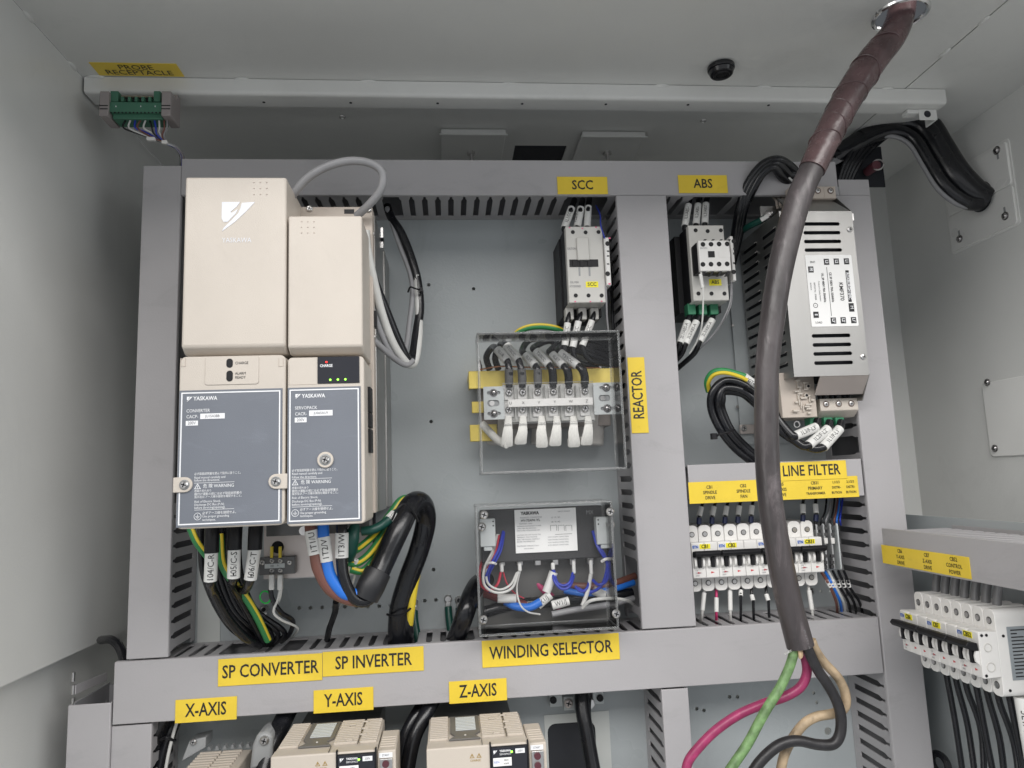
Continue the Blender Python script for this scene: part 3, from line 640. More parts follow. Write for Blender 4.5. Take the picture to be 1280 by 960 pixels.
for i, (lb, a, c, e) in enumerate((('left', (709.5, 404), (706, 432), (708, 450)), ('middle', (723, 402), (716, 434), (722, 452)), ('right', (740, 401), (728, 432), (737, 450)))):
    sleeve(lb+' of the three marked cables leaving the bottom of the SCC contactor', [(711.6+15.8*i, 388, .035), (*a, .03), (*c, .03), (*e, .035), (e[0]+25, e[1]+6, .05)], .0042, ('T1/SCC', 'T2/SCC', 'T3/SCC')[i], (*a, .03), (*c, .03), ts=.0075, flip=True)
# ---- ABS
R = BX(860, 281.5, 912, 375.5, 0)
ab = thing('contactor', 'contactor with a raised auxiliary block and a yellow ABS sticker below the ABS label', 'contactor', (R[0], 0, R[2]), 'motor contactors')
boxp(ab, 'base', (R[0]-.010, R[1]+.002, R[2]-.010, R[3]-.004), .04, PY-.001, BLK)
boxp(ab, 'black_flank', (R[0]-.0008, R[1]+.0008, R[2]+.001, R[3]-.001), .010, .041, BLK)
h = boxp(ab, 'housing', R, 0, .0395, CON, .0014)
for px, py in ((869.5, 288, ), (884.5, 289), (901, 288), (873, 367), (889.3, 367), (905.5, 367)):
    b = MB(); funnel(b, W(px, py, 0), 0, .0032); obj('terminal_hole', b, BLK, h)
AY = -.03; R2 = BX(872.5, 300.5, 914.5, 338.5, AY)
boxp(ab, 'auxiliary_flank', (R2[0]-.0006, R2[1]-.002, R2[2]+.001, R2[3]-.001), AY+.006, 0, BLK, .0006)
ax = boxp(ab, 'auxiliary_block', R2, AY, AY+.0075, WHT, .0012)
for i in range(4):
    for py in (305.5, 330.5):
        b = MB(); q = W(878.6+10.1*i, py-.2*i, AY); b.ring((q.x, AY-.0003, q.z), (0, 1, 0), .0030, .0007, 16, 6); b.cyl((q.x, AY-.0002, q.z), (q.x, AY-.0006, q.z), .0030, 12); obj('terminal_hole', b, GRY if 0 else BLK, ax)
    q = W(880+10.1*i, 300.3, AY); b = MB(); b.prism([(q.x-.003, AY+.001, q.z-.0025), (q.x+.001, AY+.001, q.z-.0025), (q.x+.005, AY+.001, q.z+.002), (q.x+.001, AY+.001, q.z+.002)], (0, .006, 0)); obj('clip', b, BLK, ax)
    q = W(880+10.1*i, 341.5, AY); b = MB(); b.prism([(q.x-.0045, AY+.001, q.z-.0035), (q.x-.001, AY+.001, q.z-.0035), (q.x+.004, AY+.001, q.z+.003), (q.x, AY+.001, q.z+.003)], (0, .006, 0)); obj('clip', b, BLK, ax)
flat(ab, 'indicator_square', 884.7, 314, 893.6, 321.8, AY, BLK, .0006, .0002)
o, r = flat(ab, 'blank_label_field', 898, 315, 913, 321.5, AY, WHT, .0004, .0002)
text('EATON', (W(879.5, 310, AY).x, AY, W(879.5, 310.3, AY).z), .004, ax, mat('grey_ink', (.2, .2, .22)), sx=.8)
st, r = flat(ab, 'yellow_sticker', 886, 349, 902, 357, 0, mat('yellow_sticker_film', (.9, .8, .02)), .0003); text('ABS', ((r[0]+r[1])/2, -.0003, (r[2]+r[3])/2), .0078, st, sx=.95, bold=.0001)
ax2 = boxp(ab, 'side_auxiliary_block', BX(912, 295, 920.8, 351, -.008), -.008, .03, WHT, .0012)
for py in (301.5, 340):
    b = MB(); q = W(917, py, -.008); b.ring((q.x, -.0085, q.z), (0, 1, 0), .0028, .0007, 16, 6); b.cyl((q.x, -.0082, q.z), (q.x, -.0088, q.z), .0028, 12); obj('terminal_hole', b, BLK, ax2)
for py in (311, 317, 329):
    q = W(917.5, py, -.008); b = MB(); b.box(q.x-.0014, q.x+.0014, -.0084, -.0081, q.z-.0016, q.z+.0016); obj('printed_mark', b, INK, ax2)
for px in (863, 877, 891):
    q = W(px, 389.8, .03); b = MB(); b.box(q.x-.0065, q.x+.0065, .022, .04, q.z-.006, q.z+.012); obj('green_ferrule', b, GRN, ab, .001)
for i, (lb, a, c, s) in enumerate((('left', (859.5, 402), (850, 429), '2L1/ABS-A'), ('middle', (870.5, 402), (857, 430), '2L2/ABS-A'), ('right', (890.5, 400), (874.5, 427), '2L3/ABS-A'))):
    sleeve(lb+' of the three marked cables leaving the bottom of the ABS contactor', [(863+14*i, 392, .03), (*a, .025), (*c, .015), (c[0]-7, c[1]+15, .03), (c[0]-28, c[1]+34, .06)], .0042, s, (*a, .025), (*c, .018), ts=.0068, sr=.0058, flip=True)
for i, (lb, a, c, s) in enumerate((('left', (860.5, 256.5), (856, 283), '1L1/ABS-'), ('middle', (872.5, 256), (870, 281), '1L2/ABS-'), ('right', (882.3, 255), (881, 280), '1L3/ABS-'))):
    sleeve(lb+' of the three marked cables entering the top of the ABS contactor', [(a[0]+3, a[1]-12, .06), (*a, .035), (*c, .02), (c[0]+2, c[1]+9, .02)], .0044, s, (*a, .035), (*c, .022), ts=.0072, flip=True)
def wire(label, path, r, m, cat='wire', group=None, name='thin_wire', n=8):
    b = MB(); b.tube(PT3(path), r, n); return single(name, b, m, label, cat, 0, group)
wire('thin cream wire hanging in front of the ABS contactor', [(876, 338, -.025), (878, 350, -.03), (879, 372, -.03), (877.5, 405, -.02), (872, 425, 0), (862, 442, .02)], .0013, WHC)
wire('thin grey wire curving down from the side block of the ABS contactor', [(914, 350, .0), (913, 375, 0), (905, 397, .0), (890, 420, .02), (866, 441, .03)], .0012, GYC)
wire('thin clear-grey wire beside the first one under the ABS contactor', [(915, 350, .002), (914.5, 376, .002), (908, 395, .002), (896, 414, .02), (872, 440, .035)], .0011, GYC)
sleeve('white sleeved lead clipped to the lower edge of the ABS auxiliary block', [(874, 338, -.02), (877, 350, -.028), (879, 362, -.03)], .0014, '', (875.5, 343, -.026), (878.5, 360, -.03), sr=.0026)
wire('dark blue wire rising from the SCC contactor into the duct', [(745, 257, .04), (750, 268, .02), (751, 282, -.004), (756, 298, -.009)], .0011, DBL)
wire('thin grey wire dropping from the side block of the SCC contactor', [(757, 356, .0), (758, 375, 0), (759, 400, .01), (762, 425, .02)], .0014, GYC)
for i, px in enumerate((765, 768, 771, 774, 777)):
    wire(('leftmost','second','third','fourth','rightmost')[i]+' black cable running down beside the SCC contactor along the middle duct', [(px-2, 300, .07), (px, 350, .065), (px+1, 400, .07), (px+4, 450, .08), (px+1, 500, .09)], .0024, RUB, 'cable', 'black cables beside the SCC contactor', 'black_cable')

# ================= line filter =================
LY = -.05
R = BX(978, 264.5, 1082, 471, LY); fx0, fx1, fz0, fz1 = W(984, 376, LY).x, W(1074, 350, LY).x, W(993, 471, LY).z, W(1000, 264, LY).z
lf = thing('line_filter', 'silver metal line filter with ventilation slots and a white rating label, behind the hanging cable', 'filter', (fx0, LY, fz0))
sl = []
def slot(px0, px1, py):
    a, c = W(px0, py, LY), W(px1, py, LY); return rrect(a.x, c.x, a.z-.0028, a.z+.0028, .0027)
for i, py in enumerate((280, 291, 302, 312.7)): sl.append(slot(1003.5+i*.8, 1049.5+i, py))
for i, py in enumerate((420, 431.3, 442.5, 454)): sl.append(slot(1014.8+i, 1063+i*1.1, py))
obj('front_plate', holes([(fx0, fz0), (fx1, fz0), (fx1, fz1), (fx0, fz1)], sl, lambda a, b: (a, LY, b), (0, .0012, 0)), SST, lf)
b = MB(); b.box(fx0+.004, fx1-.004, LY+.012, .09, fz0+.006, fz1-.002); obj('inner_shade_box', b, DARK, lf)  # inset dark box, its colour gives the shade seen through the slots
# louvred left side, holes right through
sd = []
for i in range(15):
    z = fz1-.022-i*.0162
    if z > fz0+.01:
        for ya, yb_ in ((-.034, .012), (.034, .092)):
            sd.append([(ya, z-.0030), (yb_, z-.0030), (yb_, z+.0030), (ya, z+.0030)])
obj('louvred_side', holes([(LY+.0013, fz0), (PY-.012, fz0), (PY-.012, fz1), (LY+.0013, fz1)], sd, lambda a, b: (fx0+.0001, a, b), (.0012, 0, 0)), SST, lf)
b = MB()
for q in sd:
    if q[1][0] > .05 or True: b.hexa([(fx0-.0002, q[0][0], q[2][1]), (fx0-.0002, q[1][0], q[2][1]), (fx0-.0002, q[1][0], q[2][1]+.0009), (fx0-.0002, q[0][0], q[2][1]+.0009)], [(fx0-.0035, q[0][0], q[2][1]-.003), (fx0-.0035, q[1][0], q[2][1]-.003), (fx0-.0035, q[1][0], q[2][1]-.0021), (fx0-.0035, q[0][0], q[2][1]-.0021)])
obj('louvre_lips', b, SST, lf)
b = MB(); b.box(fx1-.0013, fx1-.0001, LY+.0013, PY-.012, fz0, fz1); obj('right_side', b, SST, lf)
# sloped top, top terminals
b = MB(); zt = W(1035, 248.5, -.01).z; b.hexa([(fx0+.02, LY+.001, fz1), (fx1-.001, LY+.001, fz1), (fx1-.011, -.01, zt), (fx0+.02, -.01, zt)], [(fx0+.02, LY+.003, fz1-.001), (fx1-.001, LY+.003, fz1-.001), (fx1-.011, -.008, zt-.001), (fx0+.02, -.008, zt-.001)]); obj('sloped_top', b, SST, lf)
b = MB(); b.prism([(fx1-.0012, LY, fz1), (fx1-.0012, -.008, zt+.006), (fx1-.0012, .0, zt+.002), (fx1-.0012, .03, fz1)], (.0012, 0, 0)); obj('side_lug', b, SST, lf)
b = MB(); b.box(fx1-.0013, fx1+.0035, LY+.002, LY+.004, fz1-.014, fz1-.003); obj('edge_tab', b, MET, lf)
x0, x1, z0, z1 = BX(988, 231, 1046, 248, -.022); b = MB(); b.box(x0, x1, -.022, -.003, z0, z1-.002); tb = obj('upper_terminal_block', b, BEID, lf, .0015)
for px in (994, 1008, 1022, 1038):
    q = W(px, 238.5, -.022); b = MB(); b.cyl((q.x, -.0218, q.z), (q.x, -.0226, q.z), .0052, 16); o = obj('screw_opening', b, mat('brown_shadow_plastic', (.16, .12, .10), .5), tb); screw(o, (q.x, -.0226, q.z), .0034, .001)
b = MB()
for px in (1001, 1015, 1030): q = W(px, 238, -.022); b.box(q.x-.0004, q.x+.0004, -.0225, -.021, z0, z1-.003)
obj('divider_lines', b, BEID, tb)
b = MB()
for k in range(5):
    q0, q1 = W(966+k*4, 246-k*1.5, .03), W(972+k*4, 260-k*1.5, .0)
    b.tube([q0, (q0+q1)/2+Vector((.002, 0, .003)), q1], .0022, 6, 2)
obj('terminal_ribs', b, BEID, lf)
# bottom
b = MB(); p = [W(1026, 471.4, LY), W(1086, 471.4, LY)]; ax0, ax1 = p[0].x, fx1; zb2 = W(1055, 493, -.028).z
b.hexa([(ax0, LY+.001, fz0), (ax1, LY+.001, fz0), (ax1, -.028, zb2), (ax0, -.028, zb2)], [(ax0, LY+.003, fz0), (ax1, LY+.003, fz0), (ax1, -.026, zb2), (ax0, -.026, zb2)]); obj('lower_flap', b, mat('dull_tin', (0, 0, 0)), lf)
b = MB(); b.prism([(ax1+.0002, LY+.001, fz0+.002), (ax1+.0002, -.005, fz0+.006), (ax1+.0002, .02, zb2-.006), (ax1+.0002, -.024, zb2-.010)], (.0014, 0, 0)); obj('flap_side', b, SST, lf)
TY = -.012; x0, x1, z0, z1 = BX(1024.5, 498.5, 1073.5, 512, TY); b = MB(); b.prism([(x0, TY, z1), (x0, TY, z0), (x0, TY+.014, z0-.010), (x0, .05, z0-.010), (x0, .05, z1)], (x1-x0, 0, 0)); tb = obj('lower_terminal_block', b, BEI, lf, .001)
for px, py in ((1032.5, 505.3), (1048.3, 504.8), (1064, 504.4)):
    q = W(px, py, TY); b = MB(); b.cyl((q.x, TY+.001, q.z), (q.x, TY-.0006, q.z), .0050, 18); o = obj('screw_opening', b, mat('brown_shadow_plastic', (0, 0, 0)), tb); screw(o, (q.x, TY-.0006, q.z), .0034, .0008)
b = MB()
for px in (1026.5, 1041.5, 1057):
    q = W(px, 498, TY); b.box(q.x-.0006, q.x+.0006, TY-.001, TY+.01, z1, z1+.012); b.box(q.x+.006, q.x+.0075, TY-.001, TY+.01, z1, z1+.012)
obj('barrier_ribs', b, DARK, tb)
b = MB()   # moulded flank of the terminal block
base = (W(975, 474, -.02), W(1023, 521, -.02))
b.box(base[0].x, base[1].x, -.018, .05, base[1].z, base[0].z+.01); fl = obj('terminal_flank', b, BEID, lf, .001)
b = MB()
for k in range(16):
    px, py = 993+random.random()*22, 476+k*2.7; q = W(px, py, -.019); b.box(q.x-.004*random.random()-.002, q.x+.006*random.random(), -.0215-.002*random.random(), -.018, q.z-.0013, q.z+.0013)
for k in range(9):
    px, py = 996+random.random()*20, 478+k*4; q = W(px, py, -.019); b.box(q.x-.0008, q.x+.0008, -.021, -.018, q.z-.006, q.z+.004)
obj('moulded_ribs', b, BEI, fl, .0003)
for px, py in ((1009, 483), (1007, 494.5)):
    q = W(px, py, -.019); b = MB(); b.cyl((q.x, -.018, q.z), (q.x, -.0225, q.z), .0035, 14); o = obj('screw_opening', b, BEI, fl, .0005); b = MB(); b.cyl((q.x, -.0224, q.z), (q.x, -.0228, q.z), .0022, 12); obj('opening_shadow', b, BLK, fl)
for px in (1019, 1036.5, 1051):
    q = W(px, 527.5, -.005); b = MB(); b.box(q.x-.0085, q.x+.0055, -.006, .012, q.z-.005, q.z+.007); obj('green_ferrule', b, GRN, lf, .001)
# mounting foot and studs
b = MB(); a, c = W(914, 392, .104), W(922, 560, .104); b.box(a.x, fx1-.01, .1035, .1055, W(922, 556, .104).z, fz1+.004); obj('foot_plate', b, PLATE, lf, .0005)
for px, py in ((915.5, 407), (921.5, 508.5)): screw(lf, W(px, py, .1035), .0026, .002, name='foot_screw', cross=False)
x0, x1, z0, z1 = BX(925, 531, 944, 542, .098); b = MB(); b.box(x0, x1, .097, .1034, z0, z1); obj('foot_tab', b, mat('dull_tin', (0, 0, 0)), lf, .0008); screw(lf, W(929.5, 535.5, .097), .005, .004)
def bolt(parent, px, py, y, r):
    q = W(px, py, y); b = MB(); b.cyl((q.x, y+.004, q.z), (q.x, y+.002, q.z), r*1.35, 22); obj('washer', b, MET, parent, .0003)
    b = MB(); b.cyl((q.x, y+.002, q.z), (q.x, y-.003, q.z), r, 6); obj('nut', b, MET, parent, .0006)
    b = MB(); b.cyl((q.x, y-.003, q.z), (q.x, y-.008, q.z), r*.55, 16); obj('stud', b, MET, parent, .0004)
bolt(lf, 965, 267, .01, .0065); bolt(lf, 982, 499, .0, .0072)
x0, x1, z0, z1 = BX(948, 259, 975, 284, .02); b = MB(); b.box(x0, x1, .014, .018, z0, z1); obj('earth_tab', b, SST, lf, .0008)
x0, x1, z0, z1 = BX(970, 482, 1000, 523, .012); b = MB(); b.box(x0, x1, .006, .012, z0, z1); obj('earth_tab', b, BEID, lf, .0008)
q = W(996, 530.5, .0); b = MB(); b.ring((q.x, 0, q.z), (0, 1, 0), .0045, .0011, 20, 6); obj('tab_ring', b, MET, lf)
# rating label
q = [W(*p, LY) for p in ((1005.4, 319.8), (1063.5, 318), (1073.5, 407.5), (1015.2, 408.5))]
lx0, lx1, lz0, lz1 = (q[0].x+q[3].x)/2, (q[1].x+q[2].x)/2, (q[2].z+q[3].z)/2, (q[0].z+q[1].z)/2
b = MB(); b.prism([(x, LY-.0006, z) for x, z in rrect(lx0, lx1, lz0, lz1, .002)], (0, .0005, 0)); rl = obj('rating_label', b, mat('label_white', (.86, .86, .85), .4, var=.01), lf)
LL = LY-.0006
def rt(s, px, py, size, sx=.85, m=INK, off=.0004, bold=0):
    q = W(px, py, LL); text(s, (q.x, LL, q.z), size, rl, m, U=(0, 0, -1), V=(1, 0, 0), sx=sx, off=off, bold=bold)
for s_, px, py in (('L3', 1033, 327.3), ('L2', 1045.4, 326.9), ('L1', 1058, 326.7), ('PE', 1013.5, 336.9), ('E', 1020, 393.5), ("L3'", 1041.7, 400.8), ("L2'", 1054, 400.4), ("L1'", 1067, 400.2)):
    q = W(px, py, LL); b = MB(); b.box(q.x-.0041, q.x+.0041, LL-.0003, LL-.0001, q.z-.0047, q.z+.0047); o = obj('black_field', b, INK, rl); rt(s_, px, py, .0062, m=WINK, off=.0006, bold=.0002)
x0, x1, z0, z1 = BX(1056.5, 338, 1064.8, 377.3, LL); b = MB(); b.box(x0, x1, LL-.0003, LL-.0001, z0, z1); obj('black_field', b, INK, rl); rt('ROXBURGH EMC', 1060.6, 357.6, .0066, .82, WINK, .0006, bold=.0002)
x0, x1, z0, z1 = BX(1060.5, 379, 1068, 389.5, LL); b = MB(); b.box(x0, x1, LL-.0003, LL-.0001, z0, z1); b.add([((x0+x1)/2, LL-.0006, z1-.001), (x1-.001, LL-.0006, (z0+z1)/2), ((x0+x1)/2, LL-.0006, z0+.001), (x0+.001, LL-.0006, (z0+z1)/2)], [(0, 1, 2, 3)]); obj('black_field', b, INK, rl); rt('M', 1064.3, 384.3, .007, 1, WINK, .0009)
rt('KMF370', 1051.7, 364.4, .0088, .95, bold=.0001); rt('CE 3P 580V 70A 50/60Hz', 1039.3, 359, .0050, .88, bold=.0001); rt('UL..3P 480V 70A 50/60Hz', 1029.5, 359.5, .0048, .88, bold=.0001)
rt('Produced to Quality Standard', 1024.5, 364, .0030, .85); rt('BATCH No.  074628', 1018.8, 364, .0036, .85); rt('30/10/18 A', 1013.5, 358, .0030, .85)
q0, q1 = W(1034.5, 334, LL), W(1038, 395, LL); b = MB(); b.box((q0.x+q1.x)/2-.0003, (q0.x+q1.x)/2+.0003, LL-.0003, LL-.0001, q1.z, q0.z); q = W(1019.4, 381.8, LL); b.ring((q.x, LL-.0002, q.z), (0, 1, 0), .0033, .0004, 22, 4); obj('printed_lines', b, INK, rl)
rt('c', 1019.4, 381.8, .004)
for s_, px, py in (('LINE', 1015.5, 327.5), ('LOAD', 1023.5, 403.3)):
    q = W(px, py, LL); text(s_, (q.x, LL, q.z), .0044, rl, INK, U=(1, 0, 0) if s_ == 'LOAD' else (-1, 0, 0), V=(0, 0, 1) if s_ == 'LOAD' else (0, 0, -1), off=.0004 if s_ == 'LOAD' else .0004, sx=.9)
for px, py in ((1062, 287), (1079, 446)): screw(lf, W(px, py, LY), .0042, .002, name='cover_screw')
# cables of the filter
for i, dx in enumerate((0, 8, 16)):
    P_ = [(1000-dx*.25, 236, .02), (994-dx, 214+i*4, -.005), (975-dx*.5, 200+i*4.5, -.02), (953, 206+i*5.5, -.015), (934+i*3, 231+i*4, .0), (924+i*3, 262, .02), (919+i*3, 290, .05), (915, 330, .08)]
    if i < 2: sleeve(('outer', 'middle')[i]+' of the black cables arching into the top of the line filter', P_[::-1], .0068, ('L1', 'L2')[i], (984+i*11, 219+i*1, -.003), (990+i*11, 231+i*1, .012), sr=.0078, ts=.0085, group='black cables arching into the line filter')
    else: wire('inner one of the black cables arching into the top of the line filter', P_, .0068, RUB, 'cable', 'black cables arching into the line filter', 'black_cable', 14)
nm = ('outermost', 'second', 'third', 'innermost')
for i in range(4):
    k = i*4.2; yy = -.005+.012*(i % 2)
    wire(nm[i]+' black cable of the tied coil below left of the line filter', [(975, 515+i*2, .02), (950, 497+k, yy), (928, 480+k, yy), (905, 476+k*1.1, yy), (890+k, 491+k*.7, yy), (889+k*1.1, 512, yy+.01), (900+k*1.1, 537, yy+.01), (918+k, 560-k*.3, yy+.02), (940+k*1.2, 578, yy+.03), (955+k, 592, .05)], .0056, RUB, 'cable', 'black cables of the tied coil', 'coiled_cable', 12)
q = W(900, 541, .0); b = MB()
b.tube(PT3([(893, 548, -.004), (899, 543, -.014), (910, 540, -.014), (918, 537, -.006)]), .0017, 8); b.box(q.x-.017, q.x-.009, -.012, -.004, q.z-.010, q.z-.001); single('cable_tie', b, BLK, 'black cable tie round the lower part of the coiled black cables', 'cable tie')
b = MB(); b.tube(PT3([(929, 489, -.005), (935, 484, -.016), (942, 491, -.012), (941, 500, -.004)]), .0022, 8); single('cable_tie', b, BLK, 'black cable tie at the upper right of the coiled black cables', 'cable tie')
sleeve('green and yellow earth wire with a white 1GT4 sleeve above the coiled cables', [(886, 489, .03), (884, 477, .02), (891, 466, .01), (906, 463.8, 0), (924, 468, -.005), (944, 481, -.005), (962, 492, .0)], .0050, '1GT4', (930, 470.5, -.005), (944, 481, -.003), col=GWR, ts=.007, flip=False, group=None, name='earth_wire')
b = MB(); b.tube(PT3([(886.3, 489, .026), (885.5, 479, .0155), (892, 469, .0045), (906, 466, -.005), (924, 470.5, -.010), (934, 475.5, -.011)]), .0030, 8); single('earth_wire', b, YWR, 'yellow stripe strand of the earth wire above the coiled cables', 'wire')
for i, (s_, lb, e0, e1, col0) in enumerate((("1L3/F-L3'", 'upper', (994, 545, -.02), (1020, 534, -.012), 0), ("1L2/F-L2'", 'middle', (1011, 556.5, -.022), (1035, 536, -.012), 0), ("1L1/F-L1'", 'lower', (1029, 559, -.022), (1049.5, 536, -.012), 0))):
    P_ = [(962+i*2, 503+i*7, .0), (973+i*2, 524+i*8, -.008), (e0[0]-6-i*6, e0[1]-3+i*1.6, -.018), e0, ((e0[0]+e1[0])/2, (e0[1]+e1[1])/2, -.02), e1, (e1[0]+2, e1[1]-9, -.006)]
    sleeve(lb+' of the three marked cables curving into the bottom of the line filter', P_, .0062, s_, e0, e1, sr=.0073, ts=.0085, group='marked cables under the line filter')
b = MB(); b.tube(PT3([(926, 290, .06), (936, 283, .03), (950, 276, .01), (957, 272, .002)]), .0052, 10); single('earth_wire', b, DGR, 'dark green sleeved earth lead on the upper bolt of the line filter', 'wire')
b = MB(); b.tube(PT3([(951, 275, .004), (960, 270, -.002)]), .0055, 10, 1, .6); single('ring_terminal', b, SLV, 'white ring terminal on the upper bolt of the line filter', 'terminal')

# ================= cables beside the inverter =================
G1 = 'looped signal cables beside the inverter'
wire('thick grey cable arching from the converter top into the inverter', [(361, 256, -.13), (366, 244, -.15), (385, 222, -.16), (412, 207, -.165), (440, 201, -.165), (465, 205, -.16), (478, 217, -.155), (476, 237, -.15), (462, 255, -.14), (446, 270, -.125)], .0052, GYC, 'cable', None, 'grey_cable', 14)
wire('thick white cable looping down beside the inverter', [(457, 288, -.125), (459, 310, -.12), (466, 345, -.11), (477, 390, -.09), (491, 428, -.07), (505, 450, -.05), (514, 456, -.035), (520, 447, -.02), (524, 415, 0), (523, 380, .01), (521, 345, .015)], .0056, WHC, 'cable', G1, 'white_cable', 14)
wire('black cable looping down from the duct beside the inverter', [(484, 258, .06), (489, 272, .045), (502, 292, .03), (514, 322, .02), (522, 352, .015), (525, 385, .01), (521, 415, .0), (516, 445, -.02), (510, 451, -.04), (497, 425, -.055), (483, 390, -.07), (470, 358, -.085), (462, 335, -.1)], .0066, RUB, 'cable', G1, 'black_cable', 14)
wire('grey cable in front of the looped bundle beside the inverter', [(484, 260, .05), (497, 300, .03), (512, 340, .018), (515.5, 368, .01), (512, 402, .0), (507, 437, -.02), (498, 450, -.05), (486, 438, -.07), (470, 400, -.09), (457, 357, -.11)], .0040, GYC, 'cable', G1, 'grey_cable', 12)
wire('lowest grey cable of the looped bundle beside the inverter', [(456, 416, -.1), (466, 424, -.095), (480, 437, -.08), (497, 451, -.06), (508, 456, -.05), (516, 451, -.04)], .0042, GYC, 'cable', G1, 'grey_cable', 12)
b = MB(); b.tube(PT3([(510, 365, .008), (513, 359, -.004), (520, 361, -.008), (527, 363, .0)]), .0013, 6); q = W(527, 362.5, 0); b.box(q.x-.0035, q.x+.002, -.004, .003, q.z-.003, q.z+.003); single('cable_tie', b, BLK, 'black cable tie on the looped cables beside the inverter', 'cable tie')

# ================= power wiring under the converter =================
GC = 'marked black cables under the converter'
for i, (lb, s_, a, c, tail) in enumerate((('left', '104/C-R', (264.5, 690), (263, 726), [(268, 742), (284, 772), (306, 797), (325, 807)]), ('middle', '105/C-S', (293, 686), (292, 722), [(291, 733), (300, 748), (315, 775), (328, 800)]), ('right', '106/C-T', (318.5, 686), (313, 724), [(307, 737), (300, 738), (312, 765), (330, 795)]))):
    P_ = [(a[0]+1.5, 655, -.10), (a[0]+.5, 672, -.105), (*a, -.105), (*c, -.10)]+[(x, y, -.07+.03*k) for k, (x, y) in enumerate(tail)]
    t = sleeve(lb+' of three marked black cables leaving the bottom of the converter', P_, .0058, s_, (*a, -.105), (*c, -.10), sr=.0078, ts=.0104, group=GC, flip=True)
    b = MB(); b.tube(PT3([(a[0]+1.6, 652, -.10), (a[0]+.5, 672, -.105), (a[0], a[1]+1, -.105)]), .0088, 14); obj('shrink_boot', b, BLK, t)
for i in range(8):
    x0 = 250+i*6.8
    wire(('first', 'second', 'third', 'fourth', 'fifth', 'sixth', 'seventh', 'eighth')[i]+' from the left of the black power cables bending right under the converter', [(x0, 655, -.02+.008*i), (x0+1, 690, -.02), (x0+5, 722, -.015), (x0+22, 762, .0), (x0+44+2*i, 790, .02), (x0+78-i*5, 806, .05)], .0037, RUB, 'cable', 'black power cables bending right under the converter', 'black_cable', 12)
def earth(label, path, r=.0046, off=(.0026, -.0026, .0012)):
    P = PT3(path); t = thing('earth_wire', label, 'wire', P[0]); b = MB(); b.tube(P, r, 12); obj('green_jacket', b, GWR, t)
    b = MB(); b.tube([p+Vector(off) for p in P], r*.5, 8); obj('yellow_stripe', b, YWR, t); return t
earth('green and yellow earth wire at the upper left under the converter', [(238, 660, -.08), (246, 678, -.08), (258, 694, -.07), (268, 705, -.06)])
earth('green and yellow earth wire curving right under the converter into the duct', [(275, 668, -.04), (278, 705, -.04), (292, 728, -.045), (308, 748, -.04), (322, 772, -.02), (335, 800, .01)], .0052)
# small two-pole terminal block on the tray
tb = thing('terminal_block', 'small smoky two way terminal block on the bare metal tray', 'terminal block', W(345, 717, -.03))
r = BX(324, 697, 369, 717, -.032); b = MB(); b.box(r[0], r[1], -.032, -.0205, r[2], r[3]); obj('block_body', b, mat('smoke_plastic', (0, 0, 0)), tb, .001)
flat(tb, 'marker_strip', 331, 705, 356, 709.5, -.032, LGR, .0008)
text('104     P1', (W(343.5, 707.3, -.033).x, -.0328, W(343.5, 707.3, -.033).z), .0035, tb, INK, sx=.9)
for px in (340, 350.5):
    screw(tb, W(px, 701, -.032), .003, .002); screw(tb, W(px, 713, -.032), .003, .002)
for px in (328, 362): screw(tb, W(px, 703, -.032), .0032, .002)
for px in (340, 350.5):
    x0, x1, z0, z1 = BX(px-3.2, 718, px+3.2, 737, -.034); b = MB(); b.box(x0, x1, -.038, -.032, z0, z1); obj('white_sleeve', b, SLV, tb, .0012)
    x0, x1, z0, z1 = BX(px-1.8, 683, px+1.8, 697, -.03); b = MB(); b.box(x0, x1, -.033, -.029, z0, z1); obj('yellow_lug', b, YWR, tb, .0006)
wire('thin black lead dropping from the small terminal block', [(338, 737, -.034), (341, 750, -.03), (352, 766, -.02), (366, 776, 0), (362, 792, .02), (352, 802, .05)], .0034, RUB, 'wire', None, 'black_lead')
wire('thin white lead dropping from the small terminal block', [(350, 737, -.034), (347, 750, -.03), (342, 765, -.03), (352, 775, -.02), (372, 785, .01), (364, 798, .05)], .0017, WHC, 'wire', None, 'white_lead')
wire('second thin white lead beside the small terminal block', [(352, 737, -.034), (350, 748, -.03), (346, 757, -.02), (342, 766, -.02)], .0014, WHC, 'wire', None, 'white_lead')
b = MB(); q = W(334, 745, -.02); b.ring((q.x, -.03, q.z), (.3, 1, .1), .008, .0011, 20, 5); single('green_thread', b, mat('bright_green', (.02, .5, .08)), 'bright green wire ring beside the small terminal block', 'wire')
# output cables 1T1/U 1T2/V 1T3/W
GO = 'marked output cables under the inverter'
for lb, s_, a, c, col, pth in (('brown', '1T1/U', (388.5, 663), (394, 693), BRN, [(398, 712), (412, 736), (432, 748), (452, 752)]),
                              ('bright blue', '1T2/V', (404.5, 671), (408.5, 702), BLU, [(414, 722), (430, 742), (448, 742), (470, 736)]),
                              ('black', '1T3/W', (427.5, 666), (427, 697), RUB, [(430, 722), (441, 746), (456, 752), (470, 742)])):
    P_ = [(a[0]-.5, 653, -.12), (*a, -.125), (*c, -.125)]+[(x, y, -.125+.004*k) for k, (x, y) in enumerate(pth)]
    sleeve(lb+' cable with a white marker sleeve under the inverter', P_, .0072, s_, (*a, -.125), (*c, -.125), sr=.0082, ts=.0106, col=col, group=GO, flip=True)
